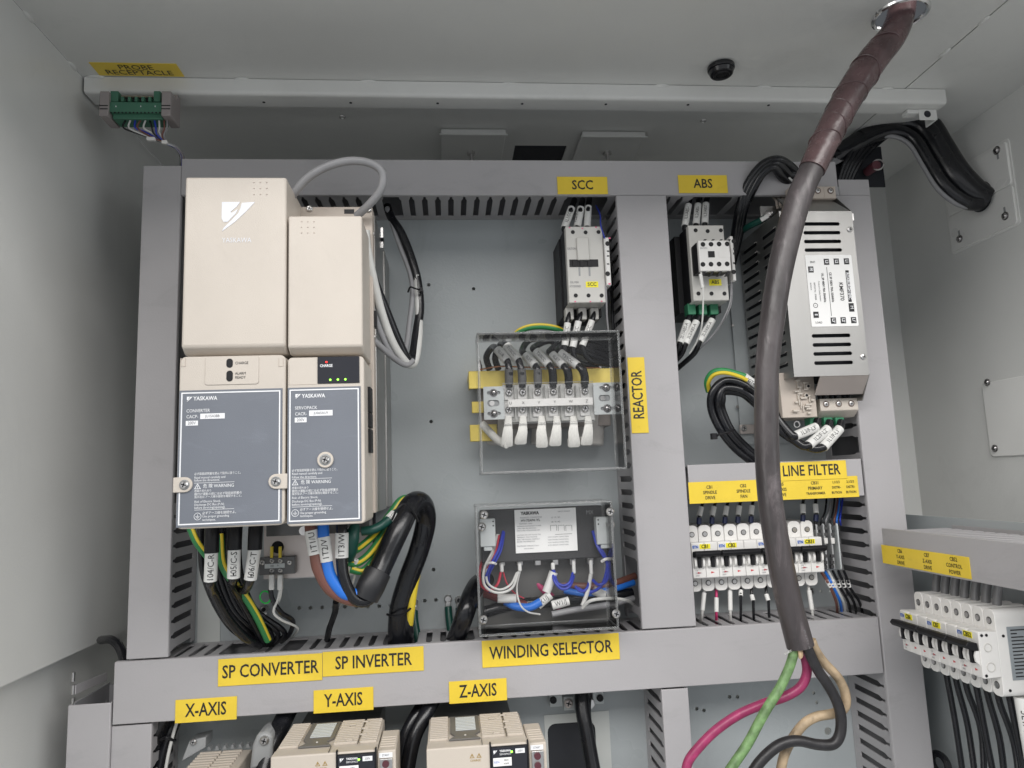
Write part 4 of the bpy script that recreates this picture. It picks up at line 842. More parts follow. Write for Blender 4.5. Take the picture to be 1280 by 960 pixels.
# big black sheathed cable that bends over
bc = thing('sheathed_cable', 'thick black sleeved cable folded over beside the inverter, with heat shrink at its lower end', 'cable', W(480, 720, -.1))
b = MB(); b.tube(PT3([(459, 742, -.11), (467, 728, -.11), (480, 700, -.10), (498, 662, -.09), (512, 634, -.07), (522, 627, -.05), (530, 634, -.03), (532, 655, -.01), (523, 690, .0), (510, 725, .01), (499, 765, .02), (497, 812, .04)]), .0145, 20, 6); obj('cable_jacket', b, RUB, bc)
b = MB(); b.tube(PT3([(457, 747, -.112), (464, 732, -.111), (473, 714, -.106)]), .0175, 22, 4, rad=[.0165, .0178, .0170]); obj('heat_shrink', b, mat('shrink_tube', (.014, .0145, .017), .42), bc, .0006)
b = MB(); b.tube(PT3([(490, 650, -.1), (497, 636, -.105), (507, 630, -.1), (517, 641, -.09), (523, 652, -.075)]), .0014, 6); single('cable_tie', b, BLK, 'black cable tie round the top of the thick folded cable beside the inverter', 'cable tie')
b = MB(); b.tube(PT3([(484, 768, .01), (491, 770, -.004), (503, 768, -.004), (515, 759, .01)]), .0018, 6); single('cable_tie', b, BLK, 'black cable tie round the foot of the thick folded cable beside the inverter', 'cable tie')
wire('second thick black cable running down beside the folded one', [(531, 640, -.02), (528, 670, -.01), (516, 710, .005), (506, 745, .015), (508, 785, .03), (505, 812, .05)], .011, RUB, 'cable', None, 'black_cable', 16)
wire('yellow jacketed cable beside the thick folded black cable', [(528, 665, .02), (524, 700, .01), (517, 735, .01), (513, 765, .015), (509, 800, .04)], .0062, YWR, 'cable', None, 'yellow_cable', 14)
earth('green and yellow earth lead rising behind the folded black cable', [(440, 690, -.09), (450, 684, -.09), (468, 668, -.08), (486, 645, -.06), (500, 626, -.05), (512, 622, -.04)], .005)
earth('upper green and yellow earth loop under the inverter', [(436, 703, -.1), (446, 704, -.1), (460, 694, -.095), (474, 676, -.08), (484, 660, -.07)], .005)
earth('lower green and yellow earth loop under the inverter', [(438, 712, -.1), (452, 714, -.1), (464, 704, -.095), (476, 686, -.08), (486, 668, -.07)], .0046)
b = MB(); b.tube(PT3([(444, 656, -.11), (440, 672, -.115), (438, 688, -.11), (437, 700, -.105)]), .0085, 14, rad=[.006, .0095, .009, .0055]); single('shrink_boot', b, DGR, 'dark green heat shrink boot hanging under the inverter', 'boot')
sleeve('dark green sleeved lead with a white marker under the inverter corner', [(452, 664, -.1), (466, 662, -.1), (478, 656, -.095), (490, 648, -.09), (500, 640, -.08)], .0060, '1GT', (486, 650, -.093), (493, 643, -.087), col=DGR, sr=.0068, ts=.007, group=None, name='earth_lead')
wire('thin cream wire slanting down to the duct in front of the inverter cables', [(446, 700, -.08), (443, 722, -.06), (436, 740, -.04), (424, 758, .0), (412, 776, .03), (409, 790, .05)], .0014, WHC)
sleeve('small white wire marker hanging below the earth loops', [(447, 694, -.105), (444, 706, -.1), (441, 722, -.08)], .0014, '', (445.5, 700, -.105), (442, 716, -.095), sr=.003)
b = MB(); b.tube(PT3([(420, 752, -.02), (419, 765, 0), (412, 785, .03), (409, 800, .05)]), .0045, 8); single('black_lead', b, RUB, 'short black lead entering the duct in front of the inverter cables', 'wire')
# ground studs with green lugs
for i, (px, py, lb) in enumerate(((546.5, 763, 'first'), (573.5, 749.5, 'left'), (572, 750, ''), (331, 761, 'lowest'))):
    if i == 2: continue
    q = W(px if i != 0 else 518, py if i != 0 else 753, PY)
    t = thing('earth_stud', ('earth stud with green sleeved lug right of the thick folded cable', 'earth stud with green sleeved lug left of the winding selector', '', 'earth stud with green sleeved lug under the converter')[i], 'stud', (q.x, PY-.01, q.z))
    screw(t, (q.x, PY, q.z), .0062, .007, name='stud_screw', cross=False)
    b = MB(); b.cyl((q.x, PY-.007, q.z), (q.x, PY-.010, q.z), .0035, 6); obj('bolt_head', b, BLK, t)
    b = MB(); b.box(q.x-.004, q.x+.004, PY-.006, PY-.003, q.z-.016, q.z-.004); obj('lug', b, MET, t, .001)
    b = MB(); b.tube([(q.x, PY-.006, q.z-.012), (q.x+.001, PY-.012, q.z-.028), (q.x+.006, PY-.02, q.z-.055)], .0058, 12); obj('green_boot', b, DGR, t)
q = W(560, 748, PY); t = thing('earth_stud', 'earth stud with green sleeved lug in the gap beside the clear lower cover', 'stud', (q.x, PY-.01, q.z)); screw(t, (q.x, PY, q.z), .0062, .007, name='stud_screw', cross=False)
b = MB(); b.box(q.x-.004, q.x+.004, PY-.006, PY-.003, q.z-.016, q.z-.004); obj('lug', b, MET, t, .001)
b = MB(); b.tube([(q.x, PY-.006, q.z-.012), (q.x+.001, PY-.012, q.z-.028), (q.x+.004, PY-.02, q.z-.055)], .0058, 12); obj('green_boot', b, DGR, t)
wire('thick black cable rising from the duct beside the clear lower cover', [(567, 806, .04), (574, 788, .02), (582, 765, 0), (590, 742, .02), (600, 728, .045), (620, 720, .075)], .0135, RUB, 'cable', None, 'black_cable', 18)

# ================= reactor with clear cover =================
rc = thing('reactor', 'line reactor on yellow plated brackets with a six way terminal block', 'reactor', W(690, 560, .03))
def rbox(name, px0, py0, px1, py1, y0, y1, m, bev=.0008, parent=None, label=None):
    x0, x1, z0, z1 = BX(px0, py0, px1, py1, y0); b = MB(); b.box(x0, x1, y0, y1, z0, z1); return obj(name, b, m, parent or rc, bev, label)
rbox('upper_bracket', 585.5, 464, 768, 481.5, .035, .0385, ZNY, .001); rbox('bracket_flange', 585.5, 464, 768, 466, .0387, PY-.001, ZNY)
rbox('bracket_end', 585.5, 466, 589, 484, .0387, .075, ZNY); rbox('left_bracket', 589.5, 502, 605, 516, .05, .054, ZNY, .001); rbox('lower_bracket', 587, 531, 622, 551, .058, .062, ZNY, .001)
rbox('laminated_core', 600, 484, 764, 532, .063, PY-.002, mat('core_steel', (.25, .22, .2), .45, .6, var=.2, vs=60))
for px in (600, 752):
    q = W(px, 459, .04); b = MB(); b.cyl((q.x, .05, q.z-.006), (q.x, .05, q.z+.006), .004, 6); b.cyl((q.x, .05, q.z), (q.x, .05, q.z+.012), .0022, 8); obj('bracket_nut', b, MET, rc)
COIL = mat('wrapped_coil', (.55, .53, .5), .5, var=.12, vs=40)
for px in (628, 684, 738):
    q0, q1 = W(px, 480, .07), W(px, 556, .07); b = MB(); b.tube([(q0.x, .085, q0.z+.01), (q0.x, .085, (q0.z+q1.z)/2), (q1.x, .085, q1.z)], .024, 20, 1); obj('coil', b, COIL, rc, .003)
    b = MB(); b.ring((q0.x, .085, q0.z+.008), (0, 0, 1), .021, .0022, 24, 6); obj('coil_end_wire', b, mat('copper_wire', (.55, .24, .12), .3, .9), rc)
b = MB(); b.tube(PT3([(600, 462, .04), (625, 458, .035), (660, 459, .04), (700, 459, .04), (750, 460, .04)]), .0012, 6); obj('copper_lead', b, mat('copper_wire', (0, 0, 0)), rc)
TBY = .005
tb = rbox('terminal_block', 628, 481, 744, 525, TBY+.006, TBY+.022, mat('milky_plastic', (.55, .55, .53), .3, var=.04), .001)
for i, (px, cx) in enumerate(zip((636, 653, 672, 691.5, 711.5, 731), ('U', 'X', 'V', 'Y', 'W', 'Z'))):
    for j, py in enumerate((491, 512.6)):
        py -= i*.35
        x0, x1, z0, z1 = BX(px-6.5, py-9, px+6.5, py+9, TBY+.005); b = MB(); b.box(x0, x1, TBY+.0035, TBY+.0058, z0, z1); pl = obj('terminal_plate', b, mat('tinned_plate', (.66, .65, .63), .3, .35), rc, .0006)
        q = W(px, py, TBY+.003); screw(rc, (q.x, TBY+.0035, q.z), .0055, .004, name='terminal_screw')
for px in (644, 662.5, 682, 701.5, 721):
    x0, x1, z0, z1 = BX(px-1.2, 481, px+1.2, 525, TBY-.006); b = MB(); b.box(x0, x1, TBY-.006, TBY+.006, z0, z1); obj('barrier', b, mat('milky_plastic', (0, 0, 0)), rc, .0003)
x0, x1, z0, z1 = BX(635, 499.5, 741, 506, TBY-.0075); b = MB(); b.box(x0, x1, TBY-.0085, TBY-.0065, z0, z1); ms = obj('marker_strip', b, WHT, rc, .0003)
for px, c in ((654, 'X'), (673.5, 'V'), (693.5, 'Y'), (713.5, 'W'), (733.5, 'Z'), (638, 'U')): text(c, (W(px, 501, TBY-.0085).x, TBY-.0085, (z0+z1)/2), .0058, ms, sx=1)
rbox('block_shield', 628, 480, 744, 526, TBY-.011, TBY-.0102, CLR, 0)
b = MB(); x0, x1, z0, z1 = BX(628, 480, 744, 526, TBY-.011)
b.box(x0, x1, TBY-.0115, TBY-.0095, z1, z1+.0012); b.box(x0, x1, TBY-.0115, TBY-.0095, z0-.0012, z0); obj('shield_edges', b, CLE, rc)
for k, (a, s1, s2) in enumerate((((604, 483.5, 631, 524), (617, 491), (617.5, 517)), ((741, 478.5, 772, 517.5), (757.5, 484.5), (759, 510.5)))):
    x0, x1, z0, z1 = BX(*a, TBY-.001); y = TBY-.001; qs = [W(*s1, y), W(*s2, y)]
    sl_ = [rrect(q.x-.010, q.x+.010, q.z-.0025, q.z+.0025, .0024) for q in qs]; mz = (qs[0].z+qs[1].z)/2; mx = (x0+x1)/2+(.0 if k else .0)
    sl_.append(rrect(mx-.010, mx+.008, mz-.0048, mz+.0048, .0046))
    b = holes(rrect(x0, x1, z0, z1, .0015), sl_, lambda p, q_: (p, y, q_), (0, .002, 0)); pl = obj('end_plate', b, LGR, rc)
    b = MB(); b.box(x0+.002, x1-.002, y+.0025, y+.012, z0+.002, z1-.002); obj('end_support', b, GRY, rc, .0008)
    for q in qs: b = MB(); b.cyl((q.x, y, q.z), (q.x, y-.001, q.z), .0062, 18); b.ball((q.x, y-.001, q.z), .0052, (1, .8, 1)); obj('dome_screw', b, mat('dark_chrome', (.35, .34, .34), .22, 1), rc)
    q = Vector((mx, y+.002, mz)); b = MB(); b.cyl((q.x-.003, y+.001, q.z), (q.x-.003, y+.006, q.z), .004, 12); obj('inner_screw', b, MET, rc)
def ribbon(P, wd, th):
    b = MB(); n = len(P); sec = [(-1, -.4), (-.7, -1), (-.25, -.85), (.25, -1.05), (.7, -.9), (1, -.4), (1, .4), (.7, 1), (-.7, 1), (-1, .4)]; m = len(sec); v = []
    for i, q in enumerate(P):
        d = (P[min(i+1, n-1)]-P[max(i-1, 0)]).normalized(); nn = Vector((1, 0, 0)).cross(d).normalized()
        v += [q+Vector((1, 0, 0))*(s_*wd[i])+nn*(-t_*th[i]/2) for s_, t_ in sec]
    return b.add(v, [(i*m+j, i*m+(j+1) % m, (i+1)*m+(j+1) % m, (i+1)*m+j) for i in range(n-1) for j in range(m)]+[tuple(range(m)), tuple((n-1)*m+j for j in range(m))], True)
BRD = mat('woven_white_braid', (.80, .79, .75), .6, var=.08, vs=160, bump=.5, bs=500, stretch=(6, 6, .6))
for i, px in enumerate((634.5, 653, 676.5, 695.5, 716.5, 735)):
    q0, q1, q2 = W(px+1-.2*i, 521, TBY+.004), W(px, 540, TBY-.006), W(px-(.5 if i else 1)+(0, -1.6, 1.5, -.8, 1.8, -1)[i], (556, 553, 557, 555, 556.5, 554)[i], TBY+.0)
    b = MB(); wd = (.0055, .0078, .0092)
    PL = [q0, (q0+q1)/2+Vector((0, -.004, 0)), q1, q2+Vector((0, -.001, .004)), q2+Vector((0, .002, 0)), q2+Vector((.001, .012, .001)), q2+Vector((.002, .03, .010))]
    b = ribbon(PL, [.0048, .0058, .0074, .0088, .0090, .0086, .007], [.004, .0045, .005, .006, .0062, .006, .005])
    o = obj('braided_lead', b, BRD, rc)
b = MB(); b.tube(PT3([(634, 556, .005), (622, 550, .02), (612, 540, .035), (603, 530, .045)]), .006, 12); obj('braided_lead', b, BRD, rc)
# cables on its top terminals
GR = 'marked cables on the reactor terminals'
SHR = mat('shrink_grey', (.10, .10, .10), .5, var=.2, vs=30)
for i, (a, c, e, s_) in enumerate((((622, 437), (634, 451), 636.5, '1L1/R'), ((633, 432), (648, 450), 653, 'T1/SCC'), ((657, 444), (669, 457), 672.5, '1L2/S'), ((670, 439), (686, 456), 691.5, 'T2/SCC'), ((690, 443), (704, 457), 711, '1L3/T'), ((700, 441), (722, 457), 731, 'T3/SCC'))):
    nm_ = ('first', 'second', 'third', 'fourth', 'fifth', 'sixth')[i]
    back = [(a[0]+30+i*6, 424+2*i, .06), (a[0]+8, 424, .055), (a[0]-4, a[1]-7, .035)] if i in (0, 2) else [(762, 420+3*i, .08), (a[0]+24, 428-i, .06), (a[0]-2, a[1]-5, .03)]
    if i < 2: back = [(a[0]-10, 462, .07), (a[0]-14, 446, .06), (a[0]-6, a[1]-3, .04)]
    t = sleeve(nm_+' from the left of the six marked cables entering the reactor terminals', back+[(*a, .015), (*c, .002), ((c[0]+e)/2+1.5, 464, -.002), (e, 473, .002), (e, 484, .006)], .0052, s_, (*a, .015), (*c, .002), sr=.0068, ts=.0065, group=GR, flip=False)
    b = MB(); b.tube(PT3([((c[0]+e)/2+1.2, 461, -.002), (e-.3, 470, .001), (e, 480, .004)]), .0064, 14, 5); obj('shrink_tube', b, SHR if i < 3 else RUB, t)
earth('green and yellow earth wire arching over the top of the clear reactor cover', [(640, 424, .06), (648, 415, .05), (662, 409.5, .045), (680, 408.5, .045), (698, 412, .05), (712, 420, .065)], .0046, (-.0003, -.003, .0026))
for i in range(3):
    wire(('upper', 'middle', 'lower')[i]+' black cable running right behind the top of the clear reactor cover', [(690, 428+5*i, .06), (715, 430+4*i, .05), (740, 433+6*i, .05), (766, 440+8*i, .07)], .005, RUB, 'cable', 'black cables behind the clear reactor cover', 'black_cable')
def cover(name, label, corners, yf, yb_, screws=()):
    x0, x1, z0, z1 = BX(*corners, yf); t = thing(name, label, 'cover', (x0, yf, z0), 'clear plastic safety covers'); th = .0028
    def pn_(n, *q): b = MB(); b.box(*q); return obj(n, b, CLR, t)
    pn_('front_pane', x0+th, x1-th, yf, yf+.0008, z0+th, z1-th); pn_('top_pane', x0, x1, yf+th, yb_, z1-.0008, z1); pn_('bottom_pane', x0, x1, yf+th, yb_, z0, z0+.0008)
    pn_('side_pane', x0, x0+.0008, yf+th, yb_, z0+th, z1-th); pn_('side_pane', x1-.0008, x1, yf+th, yb_, z0+th, z1-th)
    for q in ((x0, x1, yf, yf+th, z1-th, z1+.0003), (x0, x1, yf, yf+th, z0-.0003, z0+th), (x0-.0003, x0+th, yf+.0002, yf+th, z0+th, z1-th), (x1-th, x1+.0003, yf+.0002, yf+th, z0+th, z1-th),
              (x0, x1, yb_, yb_+.0015, z1-.002, z1+.001), (x0, x1, yb_, yb_+.0015, z0-.001, z0+.002), (x0, x0+.002, yb_, yb_+.0015, z0, z1), (x1-.002, x1, yb_, yb_+.0015, z0, z1)):
        b = MB(); b.box(*q); obj('pane_edge', b, CLE, t, .0008)
    return t, (x0, x1, z0, z1)
cover('clear_cover', 'upper clear plastic cover in front of the reactor terminals', (596, 416, 784, 586), -.06, .0)
# ================= winding selector =================
ws = thing('winding_selector', 'black winding selector module with a white circuit label behind the lower clear cover', 'switch module', W(690, 790, .04))
rbox('module_body', 600, 641, 764, 783, .05, PY-.001, mat('smoky_plastic', (.10, .098, .094), .35), .002, ws)
rbox('upper_body', 600, 638, 756, 697, .02, .0445, mat('charcoal_plastic', (.045, .045, .047), .4), .002, ws)
wl, r = flat(ws, 'circuit_label', 642.8, 637.5, 722, 688, .018, mat('label_white', (0, 0, 0)), .001)
GI = mat('grey_ink', (0, 0, 0))
def wt(s, px, py, size, sx=.9, bold=0, al='LEFT', m=INK): q = W(px, py, .017); text(s, (q.x, .017, q.z), size, wl, m, align=al, sx=sx, bold=bold)
wt('YASKAWA', 651, 642, .0062, .9, .0003); wt('MAGNETIC CONTACTOR', 650, 647.5, .0031, m=GI); wt('HV-75AP4 /YL', 651, 651, .0048, 1, .0001); wt('MAX.400V, 150Hz', 649, 655, .0028, m=GI)
for k, s_ in enumerate(('WARNING: DISCONNECT POWER', 'SUPPLY BEFORE SERVICING.', 'WAIT 5 MIN. AFTER POWER OFF.', '', 'CAUTION: DO NOT TOUCH THE', 'TERMINALS. HIGH VOLTAGE.', 'READ THE MANUAL CAREFULLY', 'BEFORE THE OPERATION.', '', 'TIGHTENING TORQUE 2.5 N.m')):
    if s_: wt(s_, 646, 658.3+k*2.75, .0026, .9, m=GI)
wt('MADE IN JAPAN', 655, 686, .0022, m=GI); wt('CIRCUIT DIAGRAM', 697, 639.5, .0024, m=GI); wt('U1  V1  W1', 689, 647, .0030); wt('U2  V2  W2', 689, 652.5, .0030)
for k in range(4): wt('NOTE: WINDING CHANGE SIGNAL', 685, 671.5+k*3.4, .0023, .85, m=GI)
b = MB()
for k in range(3):
    q = W(692+9.5*k, 660, .017)
    for dx in (-.0045, .0045): b.box(q.x+dx-.0002, q.x+dx+.0002, .0165, .0169, q.z-.004, q.z+.004)
    b.box(q.x-.0045, q.x+.0045, .0165, .0169, q.z+.0038, q.z+.0042)
q0, q1 = W(694, 668, .017), W(715, 667.5, .017); b.box(q0.x, q1.x, .0165, .0169, q0.z-.0002, q0.z+.0002); obj('circuit_drawing', b, INK, wl)
text('MX', (W(737, 640.5, .02).x, .0195, W(737, 640.5, .02).z), .0085, ws, mat('pale_grey_ink', (.3, .31, .31), var=0), sx=.9)
for k, (a, dots_) in enumerate((((599.5, 649, 620, 683), 1), ((745, 646.5, 766.5, 680), 0))):
    x0, x1, z0, z1 = BX(*a, .0); b = MB(); b.box(x0, x1, .0, .019, z0, z1); cn = obj('grey_connector', b, LGR, ws, .0012); b = MB(); b.box((x0+x1)/2-.006, (x0+x1)/2+.006, .002, .018, z0-.006, z0-.0002); obj('connector_spigot', b, LGR, ws, .0008)
    for dz in (.004, .010):
        b = MB(); cx = x1-.003 if dots_ else x0+.003; b.cyl((cx, -.0001, z1-dz), (cx, -.0005, z1-dz), .0012, 8); obj('connector_hole', b, BLK, cn)
for px, py in ((602, 658.5), (763, 656)): 
    q = W(px, py, -.03); screw(ws, W(px, py, -.002), .0062, .004)
for i, px in enumerate((627.5, 650, 672.5, 694.5, 716.5, 738.5)):
    py = 694-i*.35; q = W(px, py, .03); screw(ws, (q.x, .044, q.z), .0052, .008, name='terminal_screw'); b = MB(); b.box(q.x-.0045, q.x+.0045, .034, .044, q.z-.016, q.z-.004); obj('terminal_tab', b, MET, ws, .001)
for px, (a0, a1) in ((627, (701, 715)), (649.5, (701, 714)), (717, (699, 717)), (738.5, (699, 718)), (691, (703, 712))):
    x0, x1, z0, z1 = BX(px-2.6, a0, px+2.6, a1, .03); b = MB(); b.box(x0, x1, .026, .032, z0, z1); obj('white_sleeve', b, SLV, ws, .0018)
lc, (cx0, cx1, cz0, cz1) = cover('clear_cover', 'lower clear plastic cover screwed over the winding selector', (594, 632.5, 774, 786), -.045, .02)
for px, py in ((605, 643.5), (762.5, 639.5), (604, 774.5), (770, 767)): screw(lc, W(px, py, -.0455), .0058, .004, name='cover_screw')
# wires inside the lower cover
GW = 'thin wires behind the lower clear cover'
wire('white wire looping low from the left grey connector behind the lower cover', [(622, 668, .02), (615, 690, .01), (605, 712, .005), (606, 732, .005), (622, 741, .005), (640, 735, .01), (648, 715, .025)], .0019, WHC, 'wire', GW)
wire('second white wire running inside the loop from the left grey connector', [(623.5, 668, .02), (617, 690, .012), (608.5, 712, .008), (610, 729, .008), (624, 737, .008), (638, 731, .012), (646, 716, .025)], .0017, WHC, 'wire', GW)
wire('blue wire dropping from the left of the white circuit label', [(629, 664, .02), (624, 685, .005), (614, 705, .0), (607, 722, .01), (605, 735, .03)], .0019, DBL, 'wire', GW)
wire('second blue wire dropping from the left of the white circuit label', [(630.5, 664, .022), (626, 688, .008), (617, 706, .003), (611, 720, .012), (612, 740, .03)], .0017, DBL, 'wire', GW)
wire('pink wire beside the blue ones left of the white circuit label', [(624, 669, .018), (620, 688, .006), (613, 704, .006), (605, 715, .01)], .0014, RED, 'wire', GW)
wire('red wire looping low between the first two terminals', [(603, 700, .03), (599.5, 715, .03), (602, 732, .02), (612, 738, .02), (622, 730, .02), (626, 715, .03)], .0020, RED, 'wire', GW)
wire('thin red wire slanting down from the first terminal', [(629, 715, .03), (634, 730, .025), (644, 742, .03), (655, 748, .035)], .0010, RED, 'wire', GW)
wire('thin white wire curling to the bottom from the second terminal', [(650, 714, .03), (646, 735, .02), (650, 755, .01), (660, 765, .01), (675, 768, .02)], .0013, WHC, 'wire', GW)
wire('left deep blue wire loop below the fourth terminal', [(691, 713, .03), (693, 726, .02), (702, 736, .015), (712, 733, .015), (717, 720, .028)], .0022, DBL, 'wire', GW)
wire('inner deep blue wire loop below the fourth terminal', [(692.5, 713, .03), (696, 727, .022), (704, 732, .018), (712, 728, .018), (716, 716, .028)], .0020, DBL, 'wire', GW)
wire('deep blue wire loop below the last two terminals', [(719, 733, .02), (726, 739, .015), (734, 735, .015), (738, 720, .03)], .0022, DBL, 'wire', GW)
wire('outer blue wire of the tied pair under the right grey connector', [(741, 664, .02), (747, 683, .005), (757, 700, .0), (761, 715, .0), (757, 727, .005), (748, 731, .01), (741, 725, .02)], .0022, DBL, 'wire', GW)
wire('inner blue wire of the tied pair under the right grey connector', [(742.5, 664, .022), (750, 683, .008), (758, 700, .004), (758, 715, .004), (751, 733, .01), (735, 741, .015), (722, 735, .02)], .0022, DBL, 'wire', GW)
b = MB(); b.tube(PT3([(752, 702, -.002), (757, 699, -.006), (762, 699, .0)]), .0022, 8); single('cable_tie', b, WHT, 'small white cable tie round the blue wires under the right grey connector', 'cable tie')
b = MB(); b.tube(PT3([(610, 704, .0), (616, 703.5, -.006), (620, 705, .0)]), .0018, 8); single('cable_tie', b, WHT, 'small white cable tie round the wires under the left grey connector', 'cable tie')
wire('white cable dropping from the last terminal and running low', [(738.5, 718, .03), (735, 738, .015), (728, 757, .01)], .0030, WHC, 'wire', GW)
wire('white wire arching right out of the lower clear cover', [(728, 760, .0), (738, 751, -.01), (758, 748, -.01), (776, 749, .01), (787, 752, .04), (794, 758, .07)], .0024, WHC, 'wire', GW)
GB = 'large cables behind the bottom of the lower clear cover'
for lb, pth, r_, m_ in (('blue cable with white marker behind the bottom of the lower cover', [(632, 752, .04), (645, 758, .03), (662, 759, .025), (676, 752, .025)], .006, BLU),
    ('second blue cable running right behind the lower cover', [(705, 738, .05), (730, 742, .045), (760, 738, .045), (792, 728, .06)], .005, BLU),
    ('brown cable running right behind the lower cover', [(700, 730, .055), (735, 733, .05), (765, 730, .05), (794, 720, .065)], .0055, BRN),
    ('magenta cable behind the lower cover', [(662, 716, .06), (672, 730, .055), (688, 745, .05), (700, 760, .05)], .0055, mat('magenta_jacket', (.42, .03, .13), .42)),
    ('black cable low behind the lower cover', [(606, 765, .05), (640, 756, .05), (690, 752, .045), (730, 748, .05), (790, 742, .06)], .0085, RUB),
    ('dark red cable low at the left behind the lower cover', [(606, 742, .05), (624, 748, .04), (640, 752, .04), (660, 756, .045)], .006, mat('dark_red_jacket', (.14, .02, .02), .45)),
    ('grey cable low at the right behind the lower cover', [(690, 768, .03), (720, 762, .03), (760, 756, .035), (792, 748, .05)], .0045, GYC)):
    wire(lb, pth, r_, m_, 'cable', GB, 'large_cable', 14)
for lb, a, c, s_ in (('lower left', (622, 748), (645, 748), ''), ('tilted', (672, 757), (688, 743), 'X1/J'), ('right low', (690, 757), (711, 751), 'W1/J'), ('upper tilted', (683, 740), (692, 715), ''), ('far right', (742, 738), (756, 744), '')):
    A_, C_ = W(*a, .03), W(*c, .03); b = MB(); b.tube([A_, C_], .0065, 16, 1); o = single('marker_sleeve', b, SLV, lb+' white marker sleeve behind the lower clear cover', 'marker sleeve')
    if s_: sleeve_text(s_, A_, C_, .0065, o, .009)

# ================= circuit breakers =================
NX0 = W(865, 700, .02).x; BPW = (W(1029.8, 700, .02).x-NX0)/10; BZ = (W(940, 676, .02).z+W(940, 719, .02).z)/2
MS = {}
def shared(key, mb, m):
    if key not in MS:
        me = bpy.data.meshes.new(key); me.from_pydata(mb.v, [], mb.f); me.polygons.foreach_set('use_smooth', [True]*len(mb.f)); me.materials.append(m)
        bm = bmesh.new(); bm.from_mesh(me); bmesh.ops.recalc_face_normals(bm, faces=bm.faces); bm.to_mesh(me); bm.free(); me.set_sharp_from_angle(angle=math.radians(38)); MS[key] = me
    return MS[key]
def put(me, parent, x=0, name=None, bevel=0):
    o = bpy.data.objects.new(name or me.name, me); COL.objects.link(o); o.parent = parent; o.location = (x, 0, 0); ROOT[o.name] = Vector((0, 0, 0))
    if bevel: b = o.modifiers.new('bevel', 'BEVEL'); b.width = bevel; b.segments = 2; b.limit_method = 'ANGLE'
    return o
p = BPW; TF = .023
b = MB(); pts = rrect(.0004, p-.0004, -.049, .050, .0072, 6)
b.prism([(x, TF, z) for x, z in pts], (0, .057, 0)); M_pole = shared('pole_body', b, WHT)
b = MB(); b.prism([(.0003, TF, .0255), (.0003, .0015, .0265), (.0003, 0, .025), (.0003, 0, -.025), (.0003, .0015, -.0265), (.0003, TF, -.0255)], (p-.0006, 0, 0)); M_nose = shared('pole_nose', b, WHT)
b = MB(); b.cyl((p/2, TF-.0001, .0365), (p/2, TF-.0007, .0365), .0043, 16)
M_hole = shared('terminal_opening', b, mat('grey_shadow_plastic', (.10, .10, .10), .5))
b = MB(); b.cyl((p/2, TF-.0007, .0365), (p/2, TF-.0013, .0365), .0031, 14)
M_scr = shared('terminal_screw', b, MET)
b = MB(); b.box(p/2-.0024, p/2+.0024, -.006, -.0002, -.010, .006); M_stem = shared('toggle_stem', b, BLK)
b = MB()
for x in (.0022, p-.0022-.0034): b.prism([(x, 0, .0045), (x, -.0035, .0045), (x, -.0055, -.001), (x, -.0048, -.0075), (x, -.001, -.0115), (x, 0, -.012)], (.0034, 0, 0))
M_arm = shared('toggle_guard', b, WHT)
b = MB(); b.add([(p/2-.0028, -.0003, -.0165), (p/2-.0028, -.0003, -.0195), (p/2+.0028, -.0003, -.018)], [(0, 1, 2)]); M_red = shared('red_triangle', b, mat('red_ink', (.55, .02, .03), .5))
BLI = mat('blue_ink', (.02, .12, .5), .5); YST = mat('yellow_sticker_film', (0, 0, 0))
def breaker(n, loc, rz, label, tag_, group):
    t = thing('circuit_breaker', label, 'circuit breaker', loc, group); t.rotation_euler.z = rz; ROOT[t.name] = Vector((0, 0, 0))
    for i in range(n):
        pb = put(M_pole, t, i*p, bevel=.0007); put(M_nose, t, i*p, bevel=.0006); [(setattr(put(m_, pb), 'location', (0, 0, dz))) for m_ in (M_hole, M_scr) for dz in (0, -.073)]; put(M_stem, t, i*p, bevel=.0005); put(M_arm, t, i*p, bevel=.0004); put(M_red, t, i*p)
    b = MB(); b.prism([(.001, -.014, .0075), (.001, -.0165, .0115), (.001, -.013, .0155), (.001, -.002, .0135), (.001, -.0005, .005), (.001, -.006, .005)], (n*p-.002, 0, 0)); obj('toggle_bar', b, BLK, t, .0008)
    b = MB(); x0 = .010 if n > 1 else .002; b.box(x0+.003, x0+.003+.0165, -.0005, -.0001, .0168, .0238); s_ = obj('yellow_sticker', b, YST, t)
    text(tag_, (x0+.003+.00825, -.0005, .0202), .0075, s_, sx=.85, bold=.0002)
    text('ETN', (.0065, 0, .0198), .0056, t, BLI, sx=.85, bold=.0003)
    for k, s in enumerate(('C16', '230/400V~', '10000')): text(s, (.004, 0, -.0145-k*.0038), .003, t, GI, align='LEFT', sx=.8)
    return t
GCB = 'circuit breakers in the small row under the line filter'
x = NX0
for n, tg, lb in ((2, 'CB1', 'two pole breaker with a yellow CB1 sticker at the left of the small row'), (3, 'CB2', 'three pole breaker with a yellow CB2 sticker in the small row'), (3, 'CB5', 'three pole breaker half hidden behind the hanging cable in the small row'), (2, 'CB31', 'two pole breaker with a yellow CB31 sticker at the right of the small row')):
    breaker(n, (x, .02, BZ), 0, lb, tg, GCB); x += n*p
x = NX0-.0005; b = MB(); b.box(NX0-.02, 1.065, .102, .1095, BZ-.017, BZ+.017); single('din_rail', b, MET, 'metal mounting rail behind the small breaker row', 'rail', .001)
SB = Vector((1.0485, -.085, 0)); SB.z = W(1128, 763, SB.x, 0).z-.0265; SCL = .88; GCS = 'circuit breakers on the right side panel'; k = 0
